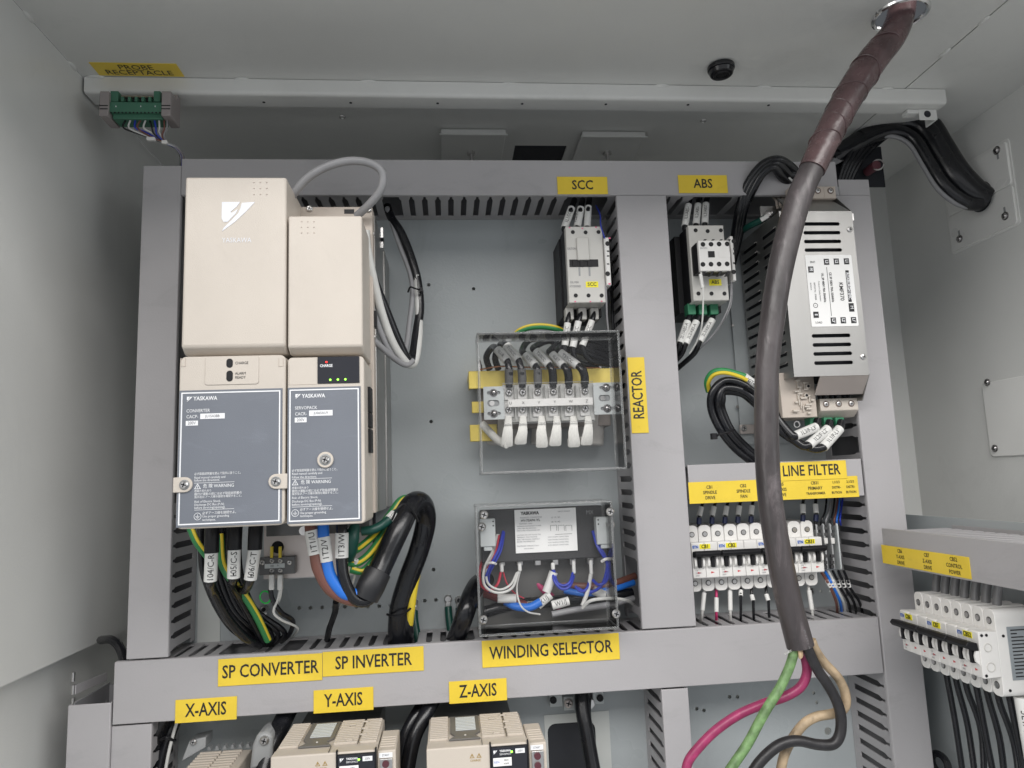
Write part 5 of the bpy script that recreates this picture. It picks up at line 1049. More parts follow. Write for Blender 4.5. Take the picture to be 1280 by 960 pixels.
for n, tg, lb in ((3, 'CB6', 'three pole breaker with a yellow CB6 sticker, farthest on the right side panel'), (3, 'CB7', 'three pole breaker with a yellow CB7 sticker, middle of the right side panel'), (2, 'CB52', 'two pole breaker with a yellow CB52 sticker, nearest on the right side panel')):
    t = breaker(n, (SB.x, SB.y-k*p*SCL, SB.z), -PI/2, lb, tg, GCS); t.scale.x = SCL; k += n
# printed end face of the nearest side breaker
ye = n*p
b = MB(); b.box(ye-.0003, ye+.0006, .036, .072, -.030, .030); o = obj('rating_plate', b, mat('metal_label', (.30, .33, .35), .4, .2), t, .0002)
b = MB()
for i in range(14):
    z = .026-.004*i; b.box(ye+.0006, ye+.0008, .040, .040+.006+.022*random.random(), z-.0007, z+.0007)
obj('printed_lines', b, INK, o)
b = MB()
for yy, zz, rr in ((.010, .008, .0045), (.011, -.014, .0050)): b.ring((ye+.0001, yy, zz), (1, 0, 0), rr, .0006, 20, 6)
obj('moulded_rings', b, CON, t)
for yy, zz in ((.004, .022), (.010, .022), (.004, -.023), (.031, .020), (.031, -.041)):
    b = MB(); b.cyl((ye-.0002, yy, zz), (ye+.0003, yy, zz), .0017, 10); obj('rivet_hole', b, BLK, t)
for k_, s in enumerate(('LR 12345', 'IEC 60947')): text(s, (ye+.0002, .019+.004*k_, .006), .003, t, GI, U=(0, 0, -1), V=(0, -1, 0), sx=.8) if 0 else None
# wires of the small row
for i in range(10):
    cx = 865.2+16.25*i
    if i in (6, 7): continue
    nm_ = ('first', 'second', 'third', 'fourth', 'fifth', 'sixth', 's', 'e', 'ninth', 'last')[i]
    a, c = (cx+8.5, 650-i*.4), (cx+11.5-i*.4, 634-i*.4)
    t = sleeve(nm_+' black wire with a white sleeve entering the top of the small breaker row', [(cx+8, 662, .05), (*a, .045), (*c, .05), (cx+16-i*.8, 620, .07), (cx+18-i*.8, 606, .085)], .0024, '', (a[0]+.3, a[1]-5, .046), (*c, .05), sr=.0042, group='marked wires above the small breaker row', name='marked_wire')
    b = MB(); q0, q1 = W(a[0]-.2, 655-i*.4, .046), W(a[0]+.2, 647-i*.4, .046); b.tube([q0, q1], .0038, 10, 1); obj('ferrule', b, mat('dark_blue_ferrule', (.006, .012, .05), .4), t)
for i, (m_, lb) in enumerate(((WHC, 'white wire with a white sleeve leaving the first pole of the small breaker row'), (mat('pink_jacket', (.5, .03, .14)), 'pink wire with a white sleeve leaving the second pole of the small breaker row'), (WHC, 'cream wire with a long white sleeve leaving the third pole of the small breaker row'), (RUB, 'black wire with a short white sleeve leaving the fourth pole of the small breaker row'), (RUB, 'black wire with a low white sleeve leaving the fifth pole of the small breaker row'), (RUB, 'black wire with a low white sleeve leaving the sixth pole of the small breaker row'), (WHC, 'white wire leaving the small breaker row right of the hanging cable'))):
    cx = (880.5, 895.5, 912.5, 926, 939.5, 957.5, 1011)[i]; s0, s1 = ((741, 763), (747, 765), (738, 763), (738, 745), (744, 751), (743, 751), (738, 762))[i]
    dx = (-2.5, 0, .5, 0, 2, 3, 4)[i]
    sleeve(lb, [(cx, 732, .055), (cx, s0-2, .05), (cx+dx*.1, s0, .05), (cx+dx, s1, .045), (cx+dx*1.4, 772, .05), (cx+dx*2.5, 784, .07)], .0021, '', (cx+dx*.1, s0, .05), (cx+dx, s1, .045), m_ and 'wire', m_, sr=.0034, group='wires below the small breaker row', name='marked_wire')
# grey spring terminals
for i in range(4):
    px0, px1 = 1019.5+i*8.6, 1027.6+i*8.6
    x0, x1, z0, z1 = BX(px0, 655-i*.3, px1, 712.5, .045); t = thing('terminal_block', ('first', 'second', 'third', 'last')[i]+' from the left of the slim grey spring terminals beside the small breaker row', 'terminal block', (x0, .045, z0), 'grey spring terminals')
    b = MB(); b.prism([(x0+.0003, .045, z1-.002), (x0+.0003, .047, z1), (x0+.0003, PY-.01, z1), (x0+.0003, PY-.01, z0), (x0+.0003, .047, z0), (x0+.0003, .045, z0+.002)], (x1-x0-.0006, 0, 0)); tb = obj('terminal_body', b, mat('terminal_grey', (.36, .37, .375), .45) if i < 3 else LGR, t, .0006)
    if i < 3:
        for py in (660, 668, 695, 703, 708.5):
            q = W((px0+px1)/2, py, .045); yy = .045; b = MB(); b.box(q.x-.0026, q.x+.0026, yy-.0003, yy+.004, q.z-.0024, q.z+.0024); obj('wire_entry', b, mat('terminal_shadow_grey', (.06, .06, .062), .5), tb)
        x2, x3, z2, z3 = BX(px0+1.6, 672.5, px1-1.6, 679.5, .044); b = MB(); b.box(x2, x3, .0425, .045, z2, z3); obj('marker_tag', b, WHT, tb, .0004)
for i, (px, m_, lb) in enumerate(((1031, RUB, 'black'), (1036, GYC, 'grey'), (1041, RUB, 'second black'), (1045, BRN, 'brown'), (1047.5, BLU, 'blue'), (1051, DBL, 'dark blue'))):
    wire(lb+' wire rising from the slim grey terminals into the duct above', [(px-5+i, 656, .052), (px-4+i*.6, 650, .045), (px, 640, .052), (px+2, 625, .068), (px+3, 606, .088)], .0015, m_, 'wire', 'wires above the slim grey terminals')
for i, (px, m_, lb) in enumerate(((1031, BRN, 'brown'), (1035, BLU, 'blue'), (1038, WHC, 'white'), (1043, RUB, 'black'), (1049, RUB, 'second black'), (1055, RUB, 'right black'))):
    sleeve(lb+' wire hanging from the slim grey terminals into the wide duct', [(px-5+i, 714, .055), (px, 722, .04), (px+8, 735, .035), (px+14+i, 752, .045), (px+16+i*1.5, 768, .07)], .0021, '', (px+2+i*.5, 725, .035), (px+7, 734, .035), 'wire', m_, sr=.0027, group='wires below the slim grey terminals', name='marked_wire')
q = W(1012.5, 739, PY); screw(None, (q.x, PY, q.z), .006, .004).name = 'plate_bolt'
bpy.data.objects['plate_bolt']['label'] = 'dark round bolt head on the plate under the small breaker row'; bpy.data.objects['plate_bolt']['category'] = 'bolt'

# ================= the thick supply cable =================
sy = -.19
sc_ = thing('supply_cable', 'thick grey supply cable hanging from the ceiling hole, brown tape on top, four bared cores', 'cable', (HX, HY, ZC))
SHE = mat('grey_rubber_sheath', (.056, .048, .050), .38, var=.45, vs=30, bump=.9, bs=75, scuff=1.3, ss=(60, 60, 14), rv=.16, bd=.0016, stretch=(1, 1, .35), spec=.55)
TPE = mat('brown_vinyl_tape', (.098, .058, .060), .25, var=.35, vs=34, bump=.7, bs=55, scuff=.5, ss=(45, 45, 60), rv=.12, spec=.6)
main = [(1015.6, 210, sy), (998.7, 247.5, sy), (983.7, 300, sy), (973, 350, sy), (965.5, 400, sy), (959, 460, sy), (958, 530, sy), (960.5, 600, sy), (967, 655, sy), (977, 710, sy), (988, 760, sy), (1000.5, 808, sy)]
b = MB(); b.tube(PT3(main), .0152, 28, 8, rad=[.0155, .0164, .0163, .0156, .0151, .0144, .0147, .0145, .0149, .0154, .0155, .0160]); sh_ = obj('rubber_sheath', b, SHE, sc_)
top = [Vector((HX+.05, HY+.05, ZC+.22)), Vector((HX+.02, HY+.01, ZC+.09)), Vector((HX+.004, HY, ZC+.012))]+PT3([(1117, 42, sy+.001), (1094, 71, sy), (1074.5, 99, sy), (1055.5, 130, sy), (1033, 173, sy), (1015, 212, sy)])
rr = [.017, .0175, .0175, .0185, .020, .0203, .0195, .0182, .0172]
b = MB(); b.tube(top, .018, 28, 8, rad=rr); obj('brown_tape', b, TPE, sc_)
for i, (px, py, k) in enumerate(((1104, 58, .0200), (1080, 91, .0212), (1062, 119, .0207), (1048, 144, .0198), (1031, 177, .0189), (1040, 160, .0193))):
    q0 = W(px, py, sy); q1 = W(px-6.5, py+11.5, sy); d = (q1-q0).normalized()+Vector((.0, 0, .0)); b = MB(); n_ = 26; u = d.orthogonal().normalized(); t_ = d.cross(u)
    tilt = Vector((.25 if i % 2 else -.2, .3, 0))
    pts = []
    for j in range(n_+1):
        a = 2*PI*j/n_; e = u*math.cos(a)+t_*math.sin(a); pts.append(q0+e*(k-.0007)+d*(e.dot(tilt)*k*1.4))
    b.tube(pts, .0009, 6, 1); obj('tape_edge', b, TPE, sc_)
ck = [(1000, 815), (993, 814)]
def core(name, m, pts, r, lab): b = MB(); b.tube([W(x, y, yy) for x, y, yy in pts], r, 14, 6); obj(name, b, m, sc_, 0, lab)
def fl(l, y0, y1): n = len(l); return [(x, y, y0+(y1-y0)*i/(n-1)) for i, (x, y) in enumerate(l)]
core('green_core', mat('green_core_jacket', (.13, .23, .09), .5, var=.5, vs=70, bump=.9, bs=110, scuff=.8, ss=(90, 90, 40)), fl([(995, 800), (992, 816), (986.6, 834.4), (975.6, 858.4), (964.7, 876), (951.6, 897.8), (934, 930.6), (914, 960), (895, 990)], sy, sy-.01), .0056, 'green core')
core('magenta_core', mat('magenta_core_jacket', (.29, .032, .105), .38, var=.25, vs=60, bump=.5, bs=80, scuff=.35, ss=(90, 90, 30)), fl([(1002, 800), (1006, 820), (1008.5, 841), (1000.8, 858.4), (982, 870.5), (953.8, 880), (923, 893.5), (894.7, 913), (872.8, 935), (860, 953), (857, 975), (862, 995)], sy+.008, sy+.03), .0056, 'magenta core')
core('black_core', mat('black_core_jacket', (.020, .019, .021), .42, var=.3, vs=60, bump=.5, bs=80, scuff=.8, ss=(70, 70, 40)), fl([(1006, 800), (1010.6, 813), (1021.6, 836.6), (1034.7, 856), (1045.6, 876), (1051, 895.6), (1050, 917.5), (1041, 930), (1021.6, 930.6), (997.5, 926), (977.8, 929.5), (960.3, 941.6), (945, 959), (930, 985)], sy-.006, sy+.0), .0062, 'black core')
core('tan_core', mat('tan_core_jacket', (.37, .28, .18), .55, var=.35, vs=60, bump=.8, bs=110, scuff=-.45, ss=(90, 90, 50)), fl([(1014, 800), (1019.4, 812.5), (1030, 828), (1047.8, 847.5), (1056.6, 867), (1055.5, 884.7), (1041, 892), (1021.6, 895.6), (1006, 904), (993, 919.7), (982, 939.4), (976.7, 959), (974, 985)], sy+.006, sy+.02), .0056, 'tan core')
b = MB(); b.tube(PT3([(999, 806, sy-.004), (1000.5, 815, sy-.006), (1001, 820, sy-.004)]), .0052, 10, 4, .5); b2 = obj('paper_filler', b, mat('tan_paper', (.62, .45, .28), .7), sc_)
b = MB()
for i in range(7): b.tube(PT3([(991, 813, sy-.005), (987-i, 815+i*.6, sy-.008), (980+i*1.5, 817-i*.8, sy-.01)]), .00025, 4, 3)
obj('frayed_threads', b, WHC, sc_, kind='stuff')
q = W(1004, 800, sy-.0165); sleeve_text('8 AWG', W(1002, 782, sy), W(1009, 806, sy), .0165, sh_, .0075, mat('embossed_grey', (.17, .17, .175), .4), flip=True)

# ================= right wall plates and cable bundle =================
def wallplate(y0, y1, z0, z1, x, th, r): b = MB(); b.prism([(x, a, c) for a, c in rrect(y0, y1, z0, z1, r, 4)], (-th, 0, 0)); return b
WPL = mat('white_painted_plate', (.80, .80, .78), .3, var=.03, vs=6, bump=.15, bs=320)
ep = thing('cable_entry_plate', 'split white painted cable entry plate with dome screws on the right cabinet wall', 'plate', (XR_, .03, .70))
hq = W(1229, 246, XR_, 0)
b = holes(rrect(.027, .181, .7005, .768, .006), [], lambda a, c: (XR_-.0005, a, c), (-.004, 0, 0))
obj('lower_half', b, WPL, ep, .0018)
b = MB(); b.prism([(XR_-.0005, a, c) for a, c in rrect(.027, .181, .7695, .847, .006)], (-.004, 0, 0)); obj('upper_half', b, WPL, ep, .0018)
b = MB(); b.prism([(XR_-.0002, a, c) for a, c in rrect(.022, .186, .696, .852, .008)], (-.0018, 0, 0)); obj('back_flange', b, WPL, ep, .0008)
b = MB(); b.cyl((XR_-.0047, hq.y, hq.z), (XR_-.0049, hq.y, hq.z), .027, 32); obj('cable_opening', b, DARK, ep)
DC = mat('dark_chrome', (0, 0, 0))
def dome(parent, px, py, r=.006):
    q = W(px, py, XR_-.005, 0); b = MB(); b.cyl((XR_-.0045, q.y, q.z), (XR_-.0058, q.y, q.z), r*1.2, 18); b.ball((XR_-.0058, q.y, q.z), r, (.8, 1, 1)); obj('dome_screw', b, DC, parent)
for px, py in ((1246, 188), (1256.5, 270), (1199.5, 298.5)):
    dome(ep, px, py); q = W(px, py, XR_-.005, 0); b = MB(); s_ = -1 if py < 200 else 1; b.box(XR_-.0049, XR_-.0045, q.y-.002, q.y+.002, q.z+(s_*.006 if s_ > 0 else -.016), q.z+(.016 if s_ > 0 else -.006)); obj('keyhole_slot', b, GRY, ep)
bp2 = thing('blank_plate', 'blank white painted plate with two dome screws on the right cabinet wall', 'plate', (XR_, -.1, .31))
b = wallplate(-.12, .152, .311, .444, XR_-.0005, .0035, .008); obj('plate_sheet', b, WPL, bp2, .0015)
for px, py in ((1234, 478), (1243.5, 560.5)): dome(bp2, px, py, .0055)
# dark sheet painting the shade of the opening, and far conduit above the right duct
b = MB(); x0, x1, z0, z1 = BX(1043, 170, 1120, 226, .20); b.box(1.125, 1.27, .16, .162, z0-.03, ZC-.02); obj('void_shade_sheet', b, DARK, kind='structure')
b = MB(); q0, q1 = W(1040, 204, .13), W(1104, 172, .158); b.hexa([q0+Vector((0, 0, .006)), q1+Vector((0, 0, .006)), q1-Vector((0, 0, .006)), q0-Vector((0, 0, .006))], [q0+Vector((0, .003, .006)), q1+Vector((0, .003, .006)), q1+Vector((0, .003, -.006)), q0+Vector((0, .003, -.006))])
single('brace_strip', b, DUCTI, 'painted strip running diagonally above the right end of the top duct', 'brace')
bp_ = [(1046, 196, .15), (1075, 178, .14), (1105, 160, .13), (1132, 152, .12), (1155, 162, .11), (1173, 190, .10), (1190, 217, .09), (1208, 236, .085), (1221, 245, .083), (1231, 249, .082)]
GBN = 'bundled cables entering through the right wall plate'
for k, (dx, dy, r, m_, lb) in enumerate(((0, 0, .021, RUB, 'thick black jacketed cable through the plate in the right cabinet wall'), (9, -13, .0055, GYC, 'thin grey cable along the upper edge of the bundle through the right wall plate'), (-13, 12, .012, RUB, 'thinner black cable along the lower edge of the bundle through the right wall plate'), (-19, 18, .004, GYC, 'thin grey cable along the lower edge of the bundle through the right wall plate'), (9, -8, .014, RUB, 'thin black cable on the outer bend of the bundle through the right wall plate'))):
    f_ = lambda i: (.25, .5, .8, 1, 1, 1, 1, .9, .75, .5)[i]
    wire(lb, [(x+dx*f_(i), y+dy*f_(i), yy-.006*(k > 0)) for i, (x, y, yy) in enumerate(bp_)], r, m_, 'cable', GBN, 'entry_cable', 18)
for i in range(5):
    wire(('first', 'second', 'third', 'fourth', 'fifth')[i]+' from the left of dark wires sagging in the gap above the right duct', [(1112-i*4, 168+i*2, .14), (1095-i*6, 182, .13), (1078-i*5, 200, .13), (1066-i*4, 222, .14), (1062-i*4, 240, .15)], .004, RUB, 'wire', 'dark wires in the gap above the right duct')
q = W(1092, 209, .13); b = MB(); b.cyl((q.x, q.y-.01, q.z), (q.x, q.y+.02, q.z), .0085, 20); cg = obj('cable_gland', b, mat('dark_red_plastic', (.10, .03, .04), .4), None, .001, 'dark red cable gland with metal ring in the gap above the right duct', 'gland')
b = MB(); b.ring((q.x+.002, q.y-.01, q.z), (.5, 1, 0), .0095, .0014, 24, 6); obj('gland_ring', b, MET, cg)
# ================= side panel on the right =================
b = MB(); b.box(1.18, 1.183, -.5, .10, -.7, .2225); obj('side_plate', b, PLATE, kind='structure')
sd = thing('wiring_duct', 'short duct on the right side panel with the CB6 CB7 CB52 label', 'duct', (1.0664, -.5, .1599), 'grey slotted wiring ducts')
b = MB(); b.box(1.0664, 1.0686, -.5, -.0352, .1599, .2121); b.box(1.0686, 1.0754, -.5, -.0352, .2099, .2121); b.box(1.0686, 1.0754, -.5, -.0352, .1599, .1621); obj('cover', b, DUCT, sd, .0011)
b = MB(); b.box(1.176, 1.179, -.5, -.0352, .1599, .2121); obj('duct_back', b, DUCT, sd)
for zz in (.2085, .1635):
    for i in range(21):
        o = bpy.data.objects.new('duct_finger', FM); COL.objects.link(o); o.parent = sd; o.location = Vector((1.0664, -.05-i*PITCHD, zz))-ROOT[sd.name]; o.rotation_euler = (0, 0, -PI/2)
q0, q1 = W(1104, 700, 1.0664, 0), W(1213, 706, 1.0664, 0); zt_, zb_ = W(1104, 681, 1.0664, 0).z, W(1106, 704, 1.0664, 0).z
b = MB(); b.box(1.0654, 1.0662, q1.y, q0.y, zb_, zt_); o = obj('yellow_label', b, YEL, sd, .0003, 'long yellow label naming three side breakers')
for px, ls in ((1126, ('CB6', 'Y-AXIS', 'DRIVE')), (1159, ('CB7', 'Z-AXIS', 'DRIVE')), (1192, ('CB52', 'CONTROL', 'POWER'))):
    yy = W(px, 700, 1.0654, 0).y
    for i, l in enumerate(ls): text(l, (1.0654, yy, (zt_+zb_)/2+.0077-i*.0080), .0070, o, U=(0, -1, 0), V=(0, 0, 1), sx=.84, bold=.00008)
b = MB(); b.box(1.127, 1.1795, -.5, -.07, SB.z-.017, SB.z+.017); single('din_rail', b, MET, 'metal mounting rail behind the side breakers', 'rail')
for i in range(7):
    yy = SB.y-(i+.5)*p*SCL; P_ = [Vector((1.098, yy, SB.z-.045)), Vector((1.099, yy-.002, SB.z-.07)), Vector((1.10+.004*(i % 3), yy-.006, SB.z-.12)), Vector((1.10, yy-.010-.004*(i % 2), SB.z-.2)), Vector((1.102, yy-.012, SB.z-.3))]
    b = MB(); b.tube(P_, .0038, 12, 5); single('black_cable', b, RUB, ('farthest', 'second', 'third', 'fourth', 'fifth', 'sixth', 'nearest')[i]+' of the black cables hanging from the side breakers', 'cable', 0, 'black cables hanging from the side breakers')
    P_ = [Vector((1.098, yy, SB.z+.048)), Vector((1.10, yy, SB.z+.06)), Vector((1.105, yy-.002, SB.z+.085)), Vector((1.11, yy-.002, SB.z+.11))]
    b = MB(); b.tube(P_, .0050, 12, 4); single('sleeved_wire', b, mat('smoky_sleeve', (.16, .16, .165), .4), ('farthest', 'second', 'third', 'fourth', 'fifth', 'sixth', 'nearest')[i]+' of the grey sleeved wires rising from the side breakers', 'wire', 0, 'grey sleeved wires above the side breakers')
yy = SB.y-7.5*p*SCL; b = MB(); b.tube([Vector((1.10, yy, SB.z-.052)), Vector((1.10, yy-.004, SB.z-.12))], .008, 14, 1); o = single('marked_cable', b, SLV, 'white sleeve marked 3L1/CB52 hanging below the nearest side breaker', 'cable'); sleeve_text('3L1/CB52', Vector((1.10, yy, SB.z-.052)), Vector((1.10, yy-.004, SB.z-.12)), .008, o, .011)
q = W(1175, 955, 1.15, 0); b = MB(); b.ring(q, (1, .2, 0), .014, .005, 24, 8); single('grommet', b, RUB, 'black rubber grommet low beside the right duct', 'grommet')

# ================= probe receptacle =================
pr = thing('probe_connector', 'green terminal connector between grey end clamps under the ceiling channel at the upper left', 'connector', W(170, 150, -.02))
def pbox(name, px0, py0, px1, py1, y0, y1, m, bev=.0008, parent=None): x0, x1, z0, z1 = BX(px0, py0, px1, py1, y0); b = MB(); b.box(x0, x1, y0, y1, z0, z1); return obj(name, b, m, parent or pr, bev)
pbox('green_body', 135.5, 127, 203, 141, -.03, .0, mat('dusty_green_plastic', (.055, .17, .11), .5)); pbox('green_foot', 141, 141.5, 203, 149, -.025, .0, mat('dusty_green_plastic', (0, 0, 0)))
pbox('green_tower', 138, 113.5, 147.5, 127, -.028, .0, mat('dusty_green_plastic', (0, 0, 0))); pbox('green_tower', 192, 113.5, 200, 127, -.028, .0, mat('dusty_green_plastic', (0, 0, 0)))
pbox('pin_slot', 149, 121.5, 191, 127.5, -.018, -.001, BLK); pbox('top_strip', 149, 119, 191, 121, -.02, -.001, mat('tan_strip', (.3, .27, .2)))
CLP = mat('warm_grey_plastic', (.30, .27, .265), .5)
for a in ((124.5, 113.5, 135, 144.5), (202, 113.5, 213, 144.5)):
    o = pbox('end_clamp', *a, -.034, .004, CLP, .0014)
    x0, x1, z0, z1 = BX(a[0], 131.5, a[2], 132.5, -.034); b = MB(); b.box(x0, x1, -.0346, -.0338, z0, z1); b.box(x0, x1, -.0346, -.0338, z0-.005, z1-.005); obj('clamp_groove', b, BLK, o)
pbox('side_bracket', 213.5, 118, 221, 152, -.01, .003, CLP); pbox('lower_bracket', 132, 146, 144, 153, -.01, .003, CLP)
for i in range(5):
    q = W(153+i*8.5, 126, -.03); b = MB(); b.box(q.x-.0018, q.x+.0018, -.0305, -.022, q.z-.001, q.z+.006); obj('body_tooth', b, mat('dusty_green_plastic', (0, 0, 0)), pr)
b = MB()
for i in range(14): q = W(139+i*4.7, 141, -.03); b.cyl((q.x, -.0302, q.z), (q.x, -.0308, q.z), .0013, 6)
obj('contact_row', b, BLK, pr, kind='stuff')
for px in (145, 176, 194): q = W(px, 133, -.03); b = MB(); b.box(q.x-.0005, q.x+.0005, -.0304, -.03, q.z-.001, q.z+.001); obj('printed_mark', b, WINK, pr)
rnd = random.Random(3)
for i, px in enumerate((157, 163, 169, 176, 182, 187, 193, 199, 205, 209)):
    c_ = (RUB, WHC, DBL, BRN, WHC, RUB, DBL, WHC, BRN, GYC)[i]
    wire(('first', 'second', 'third', 'fourth', 'fifth', 'sixth', 'seventh', 'eighth', 'ninth', 'tenth')[i]+' from the left of the fine wires under the green connector', [(px, 150, -.02), (px+rnd.uniform(-4, 3), 160, -.022), (px+(200-px)*.45, 168+rnd.uniform(-3, 3), -.018), (203+i*.7, 178, -.012), (217+i*.5, 184, -.005), (225+i*.5, 194, .01), (226+i*.5, 212, .03)], .0013, c_, 'wire', 'fine wires under the green connector')
for i, (px, py) in enumerate(((189, 174), (206, 178))):
    q = W(px, py, -.024); b = MB(); b.box(q.x-(.006 if i == 0 else .004), q.x+(.006 if i == 0 else .004), -.027, -.021, q.z-.0025, q.z+.0025); o = single('cable_tie', b, WHT, ('white wire marker tag among', 'white cable tie gathering')[i]+' the fine wires under the green connector', 'cable tie', .001); 

# ================= bottom row: servo drives =================
BE2 = mat('vented_beige_plastic', (.54, .485, .42), .5, var=.03, vs=10, bump=.2, bs=900)
def drive(x0, wd, zt, yf, label, light=True):
    x1 = x0+wd; t = thing('servo_drive', label, 'servo drive', (x0, yf, zt-.3), 'servo drives in the bottom row')
    b = MB(); b.box(x0, x1, yf, yf+.02, zt-.3, zt-.001); b.box(x0+.0005, x1-.0005, yf+.02, yf+.115, zt-.3, zt-.002); obj('housing', b, BE2, t, .0018)
    b = MB(); b.box(x0+.006, x1-.010, yf+.115, PY-.002, zt-.3, zt-.010); obj('rear_chassis', b, SST, t, .001)
    n = 13
    for i in range(n):
        y = yf+.028+i*.0066
        for a, c in ((x0+.003, x0+.026), (x0+.069, x0+.098), (x0+.101, x1-.003)):
            b = MB(); b.box(a, c, y, y+.0034, zt-.0021, zt+.0008); obj('vent_rib', b, BE2, t, .0004)
    b = MB(); b.prism([(x0+.027, yf+.0225, zt-.0015), (x0+.067, yf+.0225, zt-.0015), (x0+.060, yf+.035, zt-.0015), (x0+.067, yf+.047, zt-.0015), (x0+.067, yf+.108, zt-.0015), (x0+.029, yf+.108, zt-.0015), (x0+.029, yf+.047, zt-.0015), (x0+.035, yf+.035, zt-.0015)], (0, 0, .0022)); gp = obj('grey_vent_panel', b, mat('taupe_grey_plastic', (.14, .135, .13), .5), t, .0005)
    for i in range(9):
        b = MB(); b.box(x0+.036, x0+.062, yf+.052+i*.0058, yf+.0545+i*.0058, zt+.0007, zt+.0016); obj('grille_bar', b, LGR, gp)
    q = MB(); q.cyl((x0+.048, yf+.034, zt+.0007), (x0+.048, yf+.034, zt+.0013), .0013, 10); obj('panel_dot', q, WHT, gp)
    for xx, yy in ((.085, .088), (.103, .072), (.103, .05), (.088, .032), (.1, .098)):
        b = MB(); b.box(x0+xx-.004, x0+xx+.004, yf+yy-.0015, yf+yy+.0015, zt+.0008, zt+.0024); b.box(x0+xx-.0045, x0+xx-.003, yf+yy-.003, yf+yy+.003, zt+.0008, zt+.0018); obj('latch', b, BE2, t, .0004)
    b = MB(); b.box(x0+.0993, x0+.0998, yf+.02, yf+.114, zt+.0001, zt+.0009); b.box(x0+.0675, x0+.0680, yf+.0001, yf+.02, zt-.0005, zt+.0003); obj('seam', b, BLK, t)
    # display window on the front
    b = MB(); b.box(x0+.0785, x0+.1225, yf-.001, yf+.002, zt-.075, zt-.0045); dw = obj('display_window', b, mat('smoked_window', (0, 0, 0)), t, .0006)
    b = MB(); b.box(x0+.0765, x0+.0785, yf-.0018, yf+.003, zt-.078, zt+.0015); b.box(x0+.1225, x0+.1245, yf-.0018, yf+.003, zt-.078, zt+.0015); b.box(x0+.0785, x0+.1225, yf-.0018, yf+.003, zt-.0045, zt-.0032); obj('window_frame', b, BLK, t, .0004)
    logo(dw, x0+.081, zt-.0078, .0048, yf-.001)
    text('YASKAWA', (x0+.0955, yf-.001, zt-.0088), .0034, dw, WINK, sx=.85, bold=.0001); text('SERVOPACK', (x0+.0955, yf-.001, zt-.0125), .0030, dw, WINK, sx=.85)
    b = MB(); b.ball((x0+.1035, yf-.001, zt-.0105), .0013, (1, .4, 1), 8, 5); obj('green_lamp', b, GRNL, dw)
    b = MB(); b.box(x0+.108, x0+.1195, yf-.0014, yf-.0009, zt-.0125, zt-.0072); o = obj('white_field', b, WINK, dw); text('200V', (x0+.11375, yf-.0014, zt-.0099), .004, o, mat('grey_ink', (0, 0, 0)), sx=.8)
    b = MB(); b.box(x0+.0805, x0+.103, yf-.0014, yf-.0009, zt-.026, zt-.0165); o = obj('serial_label', b, mat('label_white', (0, 0, 0)), dw); text('SGDV-', (x0+.085, yf-.0014, zt-.0213), .0034, o, BLI, sx=.8); text('330A1', (x0+.0965, yf-.0014, zt-.0193), .003, o, INK, sx=.8); text('4.0kW', (x0+.0965, yf-.0014, zt-.0233), .003, o, INK, sx=.8)
    # narrow module on the right
    m0, m1 = x1+.0006, x1+.0225
    b = MB(); b.box(m0, m1, yf+.004, yf+.075, zt-.3, zt-.012+.008); md = obj('option_module', b, BE2, t, .0014)
    for i in range(5): b = MB(); b.box(m0+.002, m1-.002, yf+.016+i*.008, yf+.0185+i*.008, zt-.0045, zt-.0030); obj('vent_rib', b, BE2, t, .0003)
    b = MB(); b.box(m0+.002, m1-.004, yf+.003, yf+.0045, zt-.0120, zt-.0065); o = obj('white_field', b, WINK, md); text('START', ((m0+m1)/2-.001, yf+.003, zt-.0092), .0036, o, mat('grey_ink', (0, 0, 0)), sx=.85)
    b = MB(); b.box(m0+.003, m1-.004, yf+.001, yf+.0045, zt-.04, zt-.0128); o = obj('jack_panel', b, MET, md, .0006)
    for k in range(2): b = MB(); b.cyl(((m0+m1)/2-.001, yf+.001, zt-.0182-k*.011), ((m0+m1)/2-.001, yf-.001, zt-.0182-k*.011), .0042, 16); b.cyl(((m0+m1)/2-.001, yf-.001, zt-.0182-k*.011), ((m0+m1)/2-.001, yf-.0014, zt-.0182-k*.011), .0018, 10); obj('jack', b, mat('dark_red_plastic', (0, 0, 0)), o)
    for k in range(2):
        cx = x0+.055+k*.0085; z = zt-.012; b = MB()
        for j in range(3):
            t0 = PI/2+j*2*PI/3; t1 = t0+2*PI/3; b.prism([(cx+.0034*q_*math.cos(t), yf-.0004, z-.001+.0034*q_*math.sin(t)) for t, q_ in ((t0, 1), (t1, 1), (t1, .7), (t0, .7))], (0, .0003, 0))
        b.box(cx-.0003, cx+.0003, yf-.0004, yf-.0001, z-.0014, z+.001); obj('warning_symbol', b, mat('ochre_ink', (.35, .22, .04)), t)
    text('CHARGE', (x0+.059, yf, zt-.0178), .0036, t, mat('ochre_ink', (0, 0, 0)), sx=.9)
    return t
DY = -.12
a = W(533, 940, DY); drive(a.x, .1245, a.z+.004, DY, 'beige servo drive under the Z-AXIS label, with grey vent panel and black display')
a = W(338, 950, DY); drive(a.x, .1245, a.z+.004, DY, 'beige servo drive under the Y-AXIS label, with grey vent panel and black display')
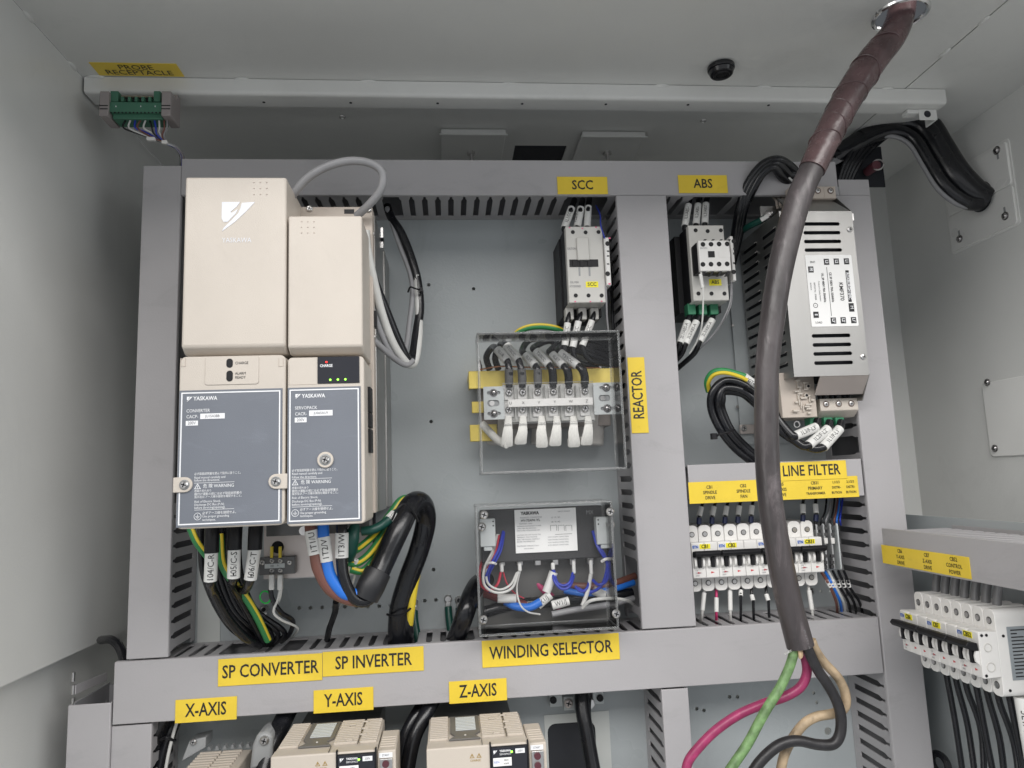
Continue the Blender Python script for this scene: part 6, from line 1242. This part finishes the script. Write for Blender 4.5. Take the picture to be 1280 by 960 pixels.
# X drive: lower and smaller, only its vented top shows
a = W(250, 940, .03); c = W(306, 939, .03)
t = thing('servo_drive', 'smaller beige servo drive under the X-AXIS label, only its vented top in view', 'servo drive', (a.x-.03, -.14, a.z-.2), 'servo drives in the bottom row')
b = MB(); b.box(a.x, c.x+.01, -.14, .03, a.z-.2, a.z-.001); obj('housing', b, BE2, t, .0015)
for i in range(12):
    for x0, x1 in ((a.x+.002, a.x+.03), (a.x+.032, c.x-.002)):
        b = MB(); b.box(x0, x1, .022-i*.009, .0265-i*.009, a.z-.0012, a.z+.0012); obj('vent_rib', b, BE2, t, .0004)
for i in range(7):
    b = MB(); xx = a.x+.004+i*.0105; b.prism([(xx, .045, a.z-.004), (xx+.006, .045, a.z-.004), (xx+.004, .045, a.z+.001), (xx+.002, .045, a.z+.001)], (0, .01, 0)); obj('heat_sink_fin', b, GRY, t)
q = W(240, 932, .03); b = MB(); b.prism([(q.x-.014, .03, q.z-.02), (q.x+.018, .03, q.z-.004), (q.x+.018, .03, q.z+.010), (q.x-.004, .03, q.z+.006)], (0, .03, 0)); obj('hinge_lug', b, GRY, t, .0015)
screw(t, W(242, 927, .028), .004, .003)
for i, (px, py) in enumerate(((329, 927),)):
    q = W(px, py, -.02); cn = thing('cable_connector', 'dark grey cable connector with a bright screw beside the Y-AXIS drive', 'connector', (q.x, -.02, q.z-.03))
    b = MB(); b.prism([(q.x-.018, -.02, q.z-.035), (q.x+.012, -.02, q.z-.03), (q.x+.012, -.02, q.z+.006), (q.x+.004, -.02, q.z+.012), (q.x-.008, -.02, q.z+.010), (q.x-.014, -.02, q.z-.004)], (0, .05, 0)); obj('connector_shell', b, GRY, cn, .004); screw(cn, (q.x+.002, -.0202, q.z+.002), .0058, .005)
# black cables of the bottom row
for lb, pth, r in (('leftmost thick black cable dropping in the dark lower left bay', [(205, 893, .05), (196, 915, .045), (183, 940, .04), (172, 975, .03)], .016),
                   ('second thick black cable in the lower left bay', [(222, 893, .06), (213, 915, .05), (203, 945, .045), (196, 980, .04)], .009),
                   ('thick black cable passing behind the left of the Y-AXIS drive', [(364, 880, .04), (352, 905, .02), (341, 930, .0), (328, 975, -.02)], .013),
                   ('thick black cable left of the Z-AXIS drive', [(545, 870, .03), (531, 895, .01), (517, 925, .0), (507, 975, -.01)], .010),
                   ('second thick black cable left of the Z-AXIS drive', [(538, 868, .05), (522, 892, .03), (506, 925, .02), (497, 975, .01)], .010),
                   ('black cable dropping over the dark cut-out of the lower plate', [(727, 860, .07), (728, 885, .06), (733, 915, .05), (741, 960, .04), (748, 1000, .03)], .011),
                   ('second black cable dropping over the dark cut-out of the lower plate', [(735, 860, .08), (733, 885, .075), (735, 915, .07), (738, 960, .07)], .007)):
    wire(lb, pth, r, RUB, 'cable', 'thick black cables of the bottom row', 'black_cable', 16)
for lb, pth, r in (('white wire beside the cables in the lower left bay', [(222, 900, .03), (216, 920, .03), (210, 945, .03), (205, 975, .03)], .0022), ('thin white wire beside the Y-AXIS drive', [(368, 886, .03), (362, 900, .02), (357, 915, .01)], .0016)):
    wire(lb, pth, r, WHC, 'wire', None, 'white_wire')
b = MB(); q = W(209, 925, .03); b.tube(PT3([(201, 925, .03), (208, 922, .022), (216, 925, .03), (219, 925, .034)]), .002, 8); single('cable_tie', b, BLK, 'black cable tie round the cables in the lower left bay', 'cable tie')
# standoffs above the cut-out
for lb, px0, py0, px1, py1, sxp_, syp, kind_ in (('left', 687, 870, 704, 883.6, 692, 876, 0), ('middle', 704.5, 872, 718.5, 888, 711, 880, 1), ('right', 741, 866, 755.6, 880, 750.6, 873.4, 0)):
    q = W(sxp_, syp, .085); x0, x1, z0, z1 = BX(px0, py0, px1, py1, .088); t = thing('fixing_lug', lb+' small pale fixing lug with a round screw under the wide duct', 'fixing lug', (q.x, .09, q.z), 'fixing lugs above the cut-out')
    b = MB(); b.box(x0, x1, .09, .105, z0, z1); obj('lug_plate', b, LGR, t, .001)
    if kind_: screw(t, (q.x, .09, q.z), .0068, .004, m=mat('dull_tin', (0, 0, 0)))
    else: b = MB(); b.cyl((q.x, .0899, q.z), (q.x, .087, q.z), .0052, 16); b.ring((q.x, .087, q.z), (0, 1, 0), .0035, .001, 16, 6); obj('black_plug', b, BLK, t)
q = W(738, 880, .085); t = thing('gland_nut', 'shiny metal nut beside the cables above the cut-out', 'nut', (q.x, .09, q.z)); b = MB(); b.cyl((q.x, .10, q.z), (q.x, .085, q.z), .008, 6); obj('nut_body', b, MET, t, .0008)
x0, x1, z0, z1 = BX(680, 894, 768, 1020, PY-.001); ci = rrect(c0.x, c1.x, c1.z, c0.z, .012)
b = holes([(x0, z0), (x1, z0), (x1, z1), (x0, z1)], [ci], lambda a, c: (a, PY-.0012, c), (0, .001, 0)) if z0 < c1.z and x0 < c0.x else MB().box(c1.x+.002, x1, PY-.0012, PY-.0002, z0, z1)
obj('cutout_trim', b, mat('pale_trim', (.56, .58, .56), .4), None, 0, kind='structure')
# hinge and flaps at the left of the lower duct
t = thing('slotted_flap', 'dark slotted duct wall showing left of the end of the wide duct', 'duct wall', W(100, 880, .04))
for k in range(3):
    q0, q1 = W(93, 862+k*21, .03), W(132, 846+k*17, .1); b = MB(); b.hexa([q0+Vector((0, 0, .006)), q1+Vector((0, 0, .006)), q1-Vector((0, 0, .006)), q0-Vector((0, 0, .006))], [q0+Vector((.002, 0, .006)), q1+Vector((.002, 0, .006)), q1+Vector((.002, 0, -.006)), q0+Vector((.002, 0, -.006))]); obj('duct_finger', b, DUCT, t)
    q = W(91.5, 846+k*16, .03); b = MB(); b.cyl((q.x, q.y, q.z-.006), (q.x, q.y, q.z+.006), .0025, 10); obj('hinge_knuckle', b, MET, t)
wire('black cable bundle curving behind the left end of the wide duct', [(126, 800, .10), (140, 800, .06), (151, 812, .045), (158, 840, .04)], .006, RUB, 'cable', None, 'black_cable')

flush_text()
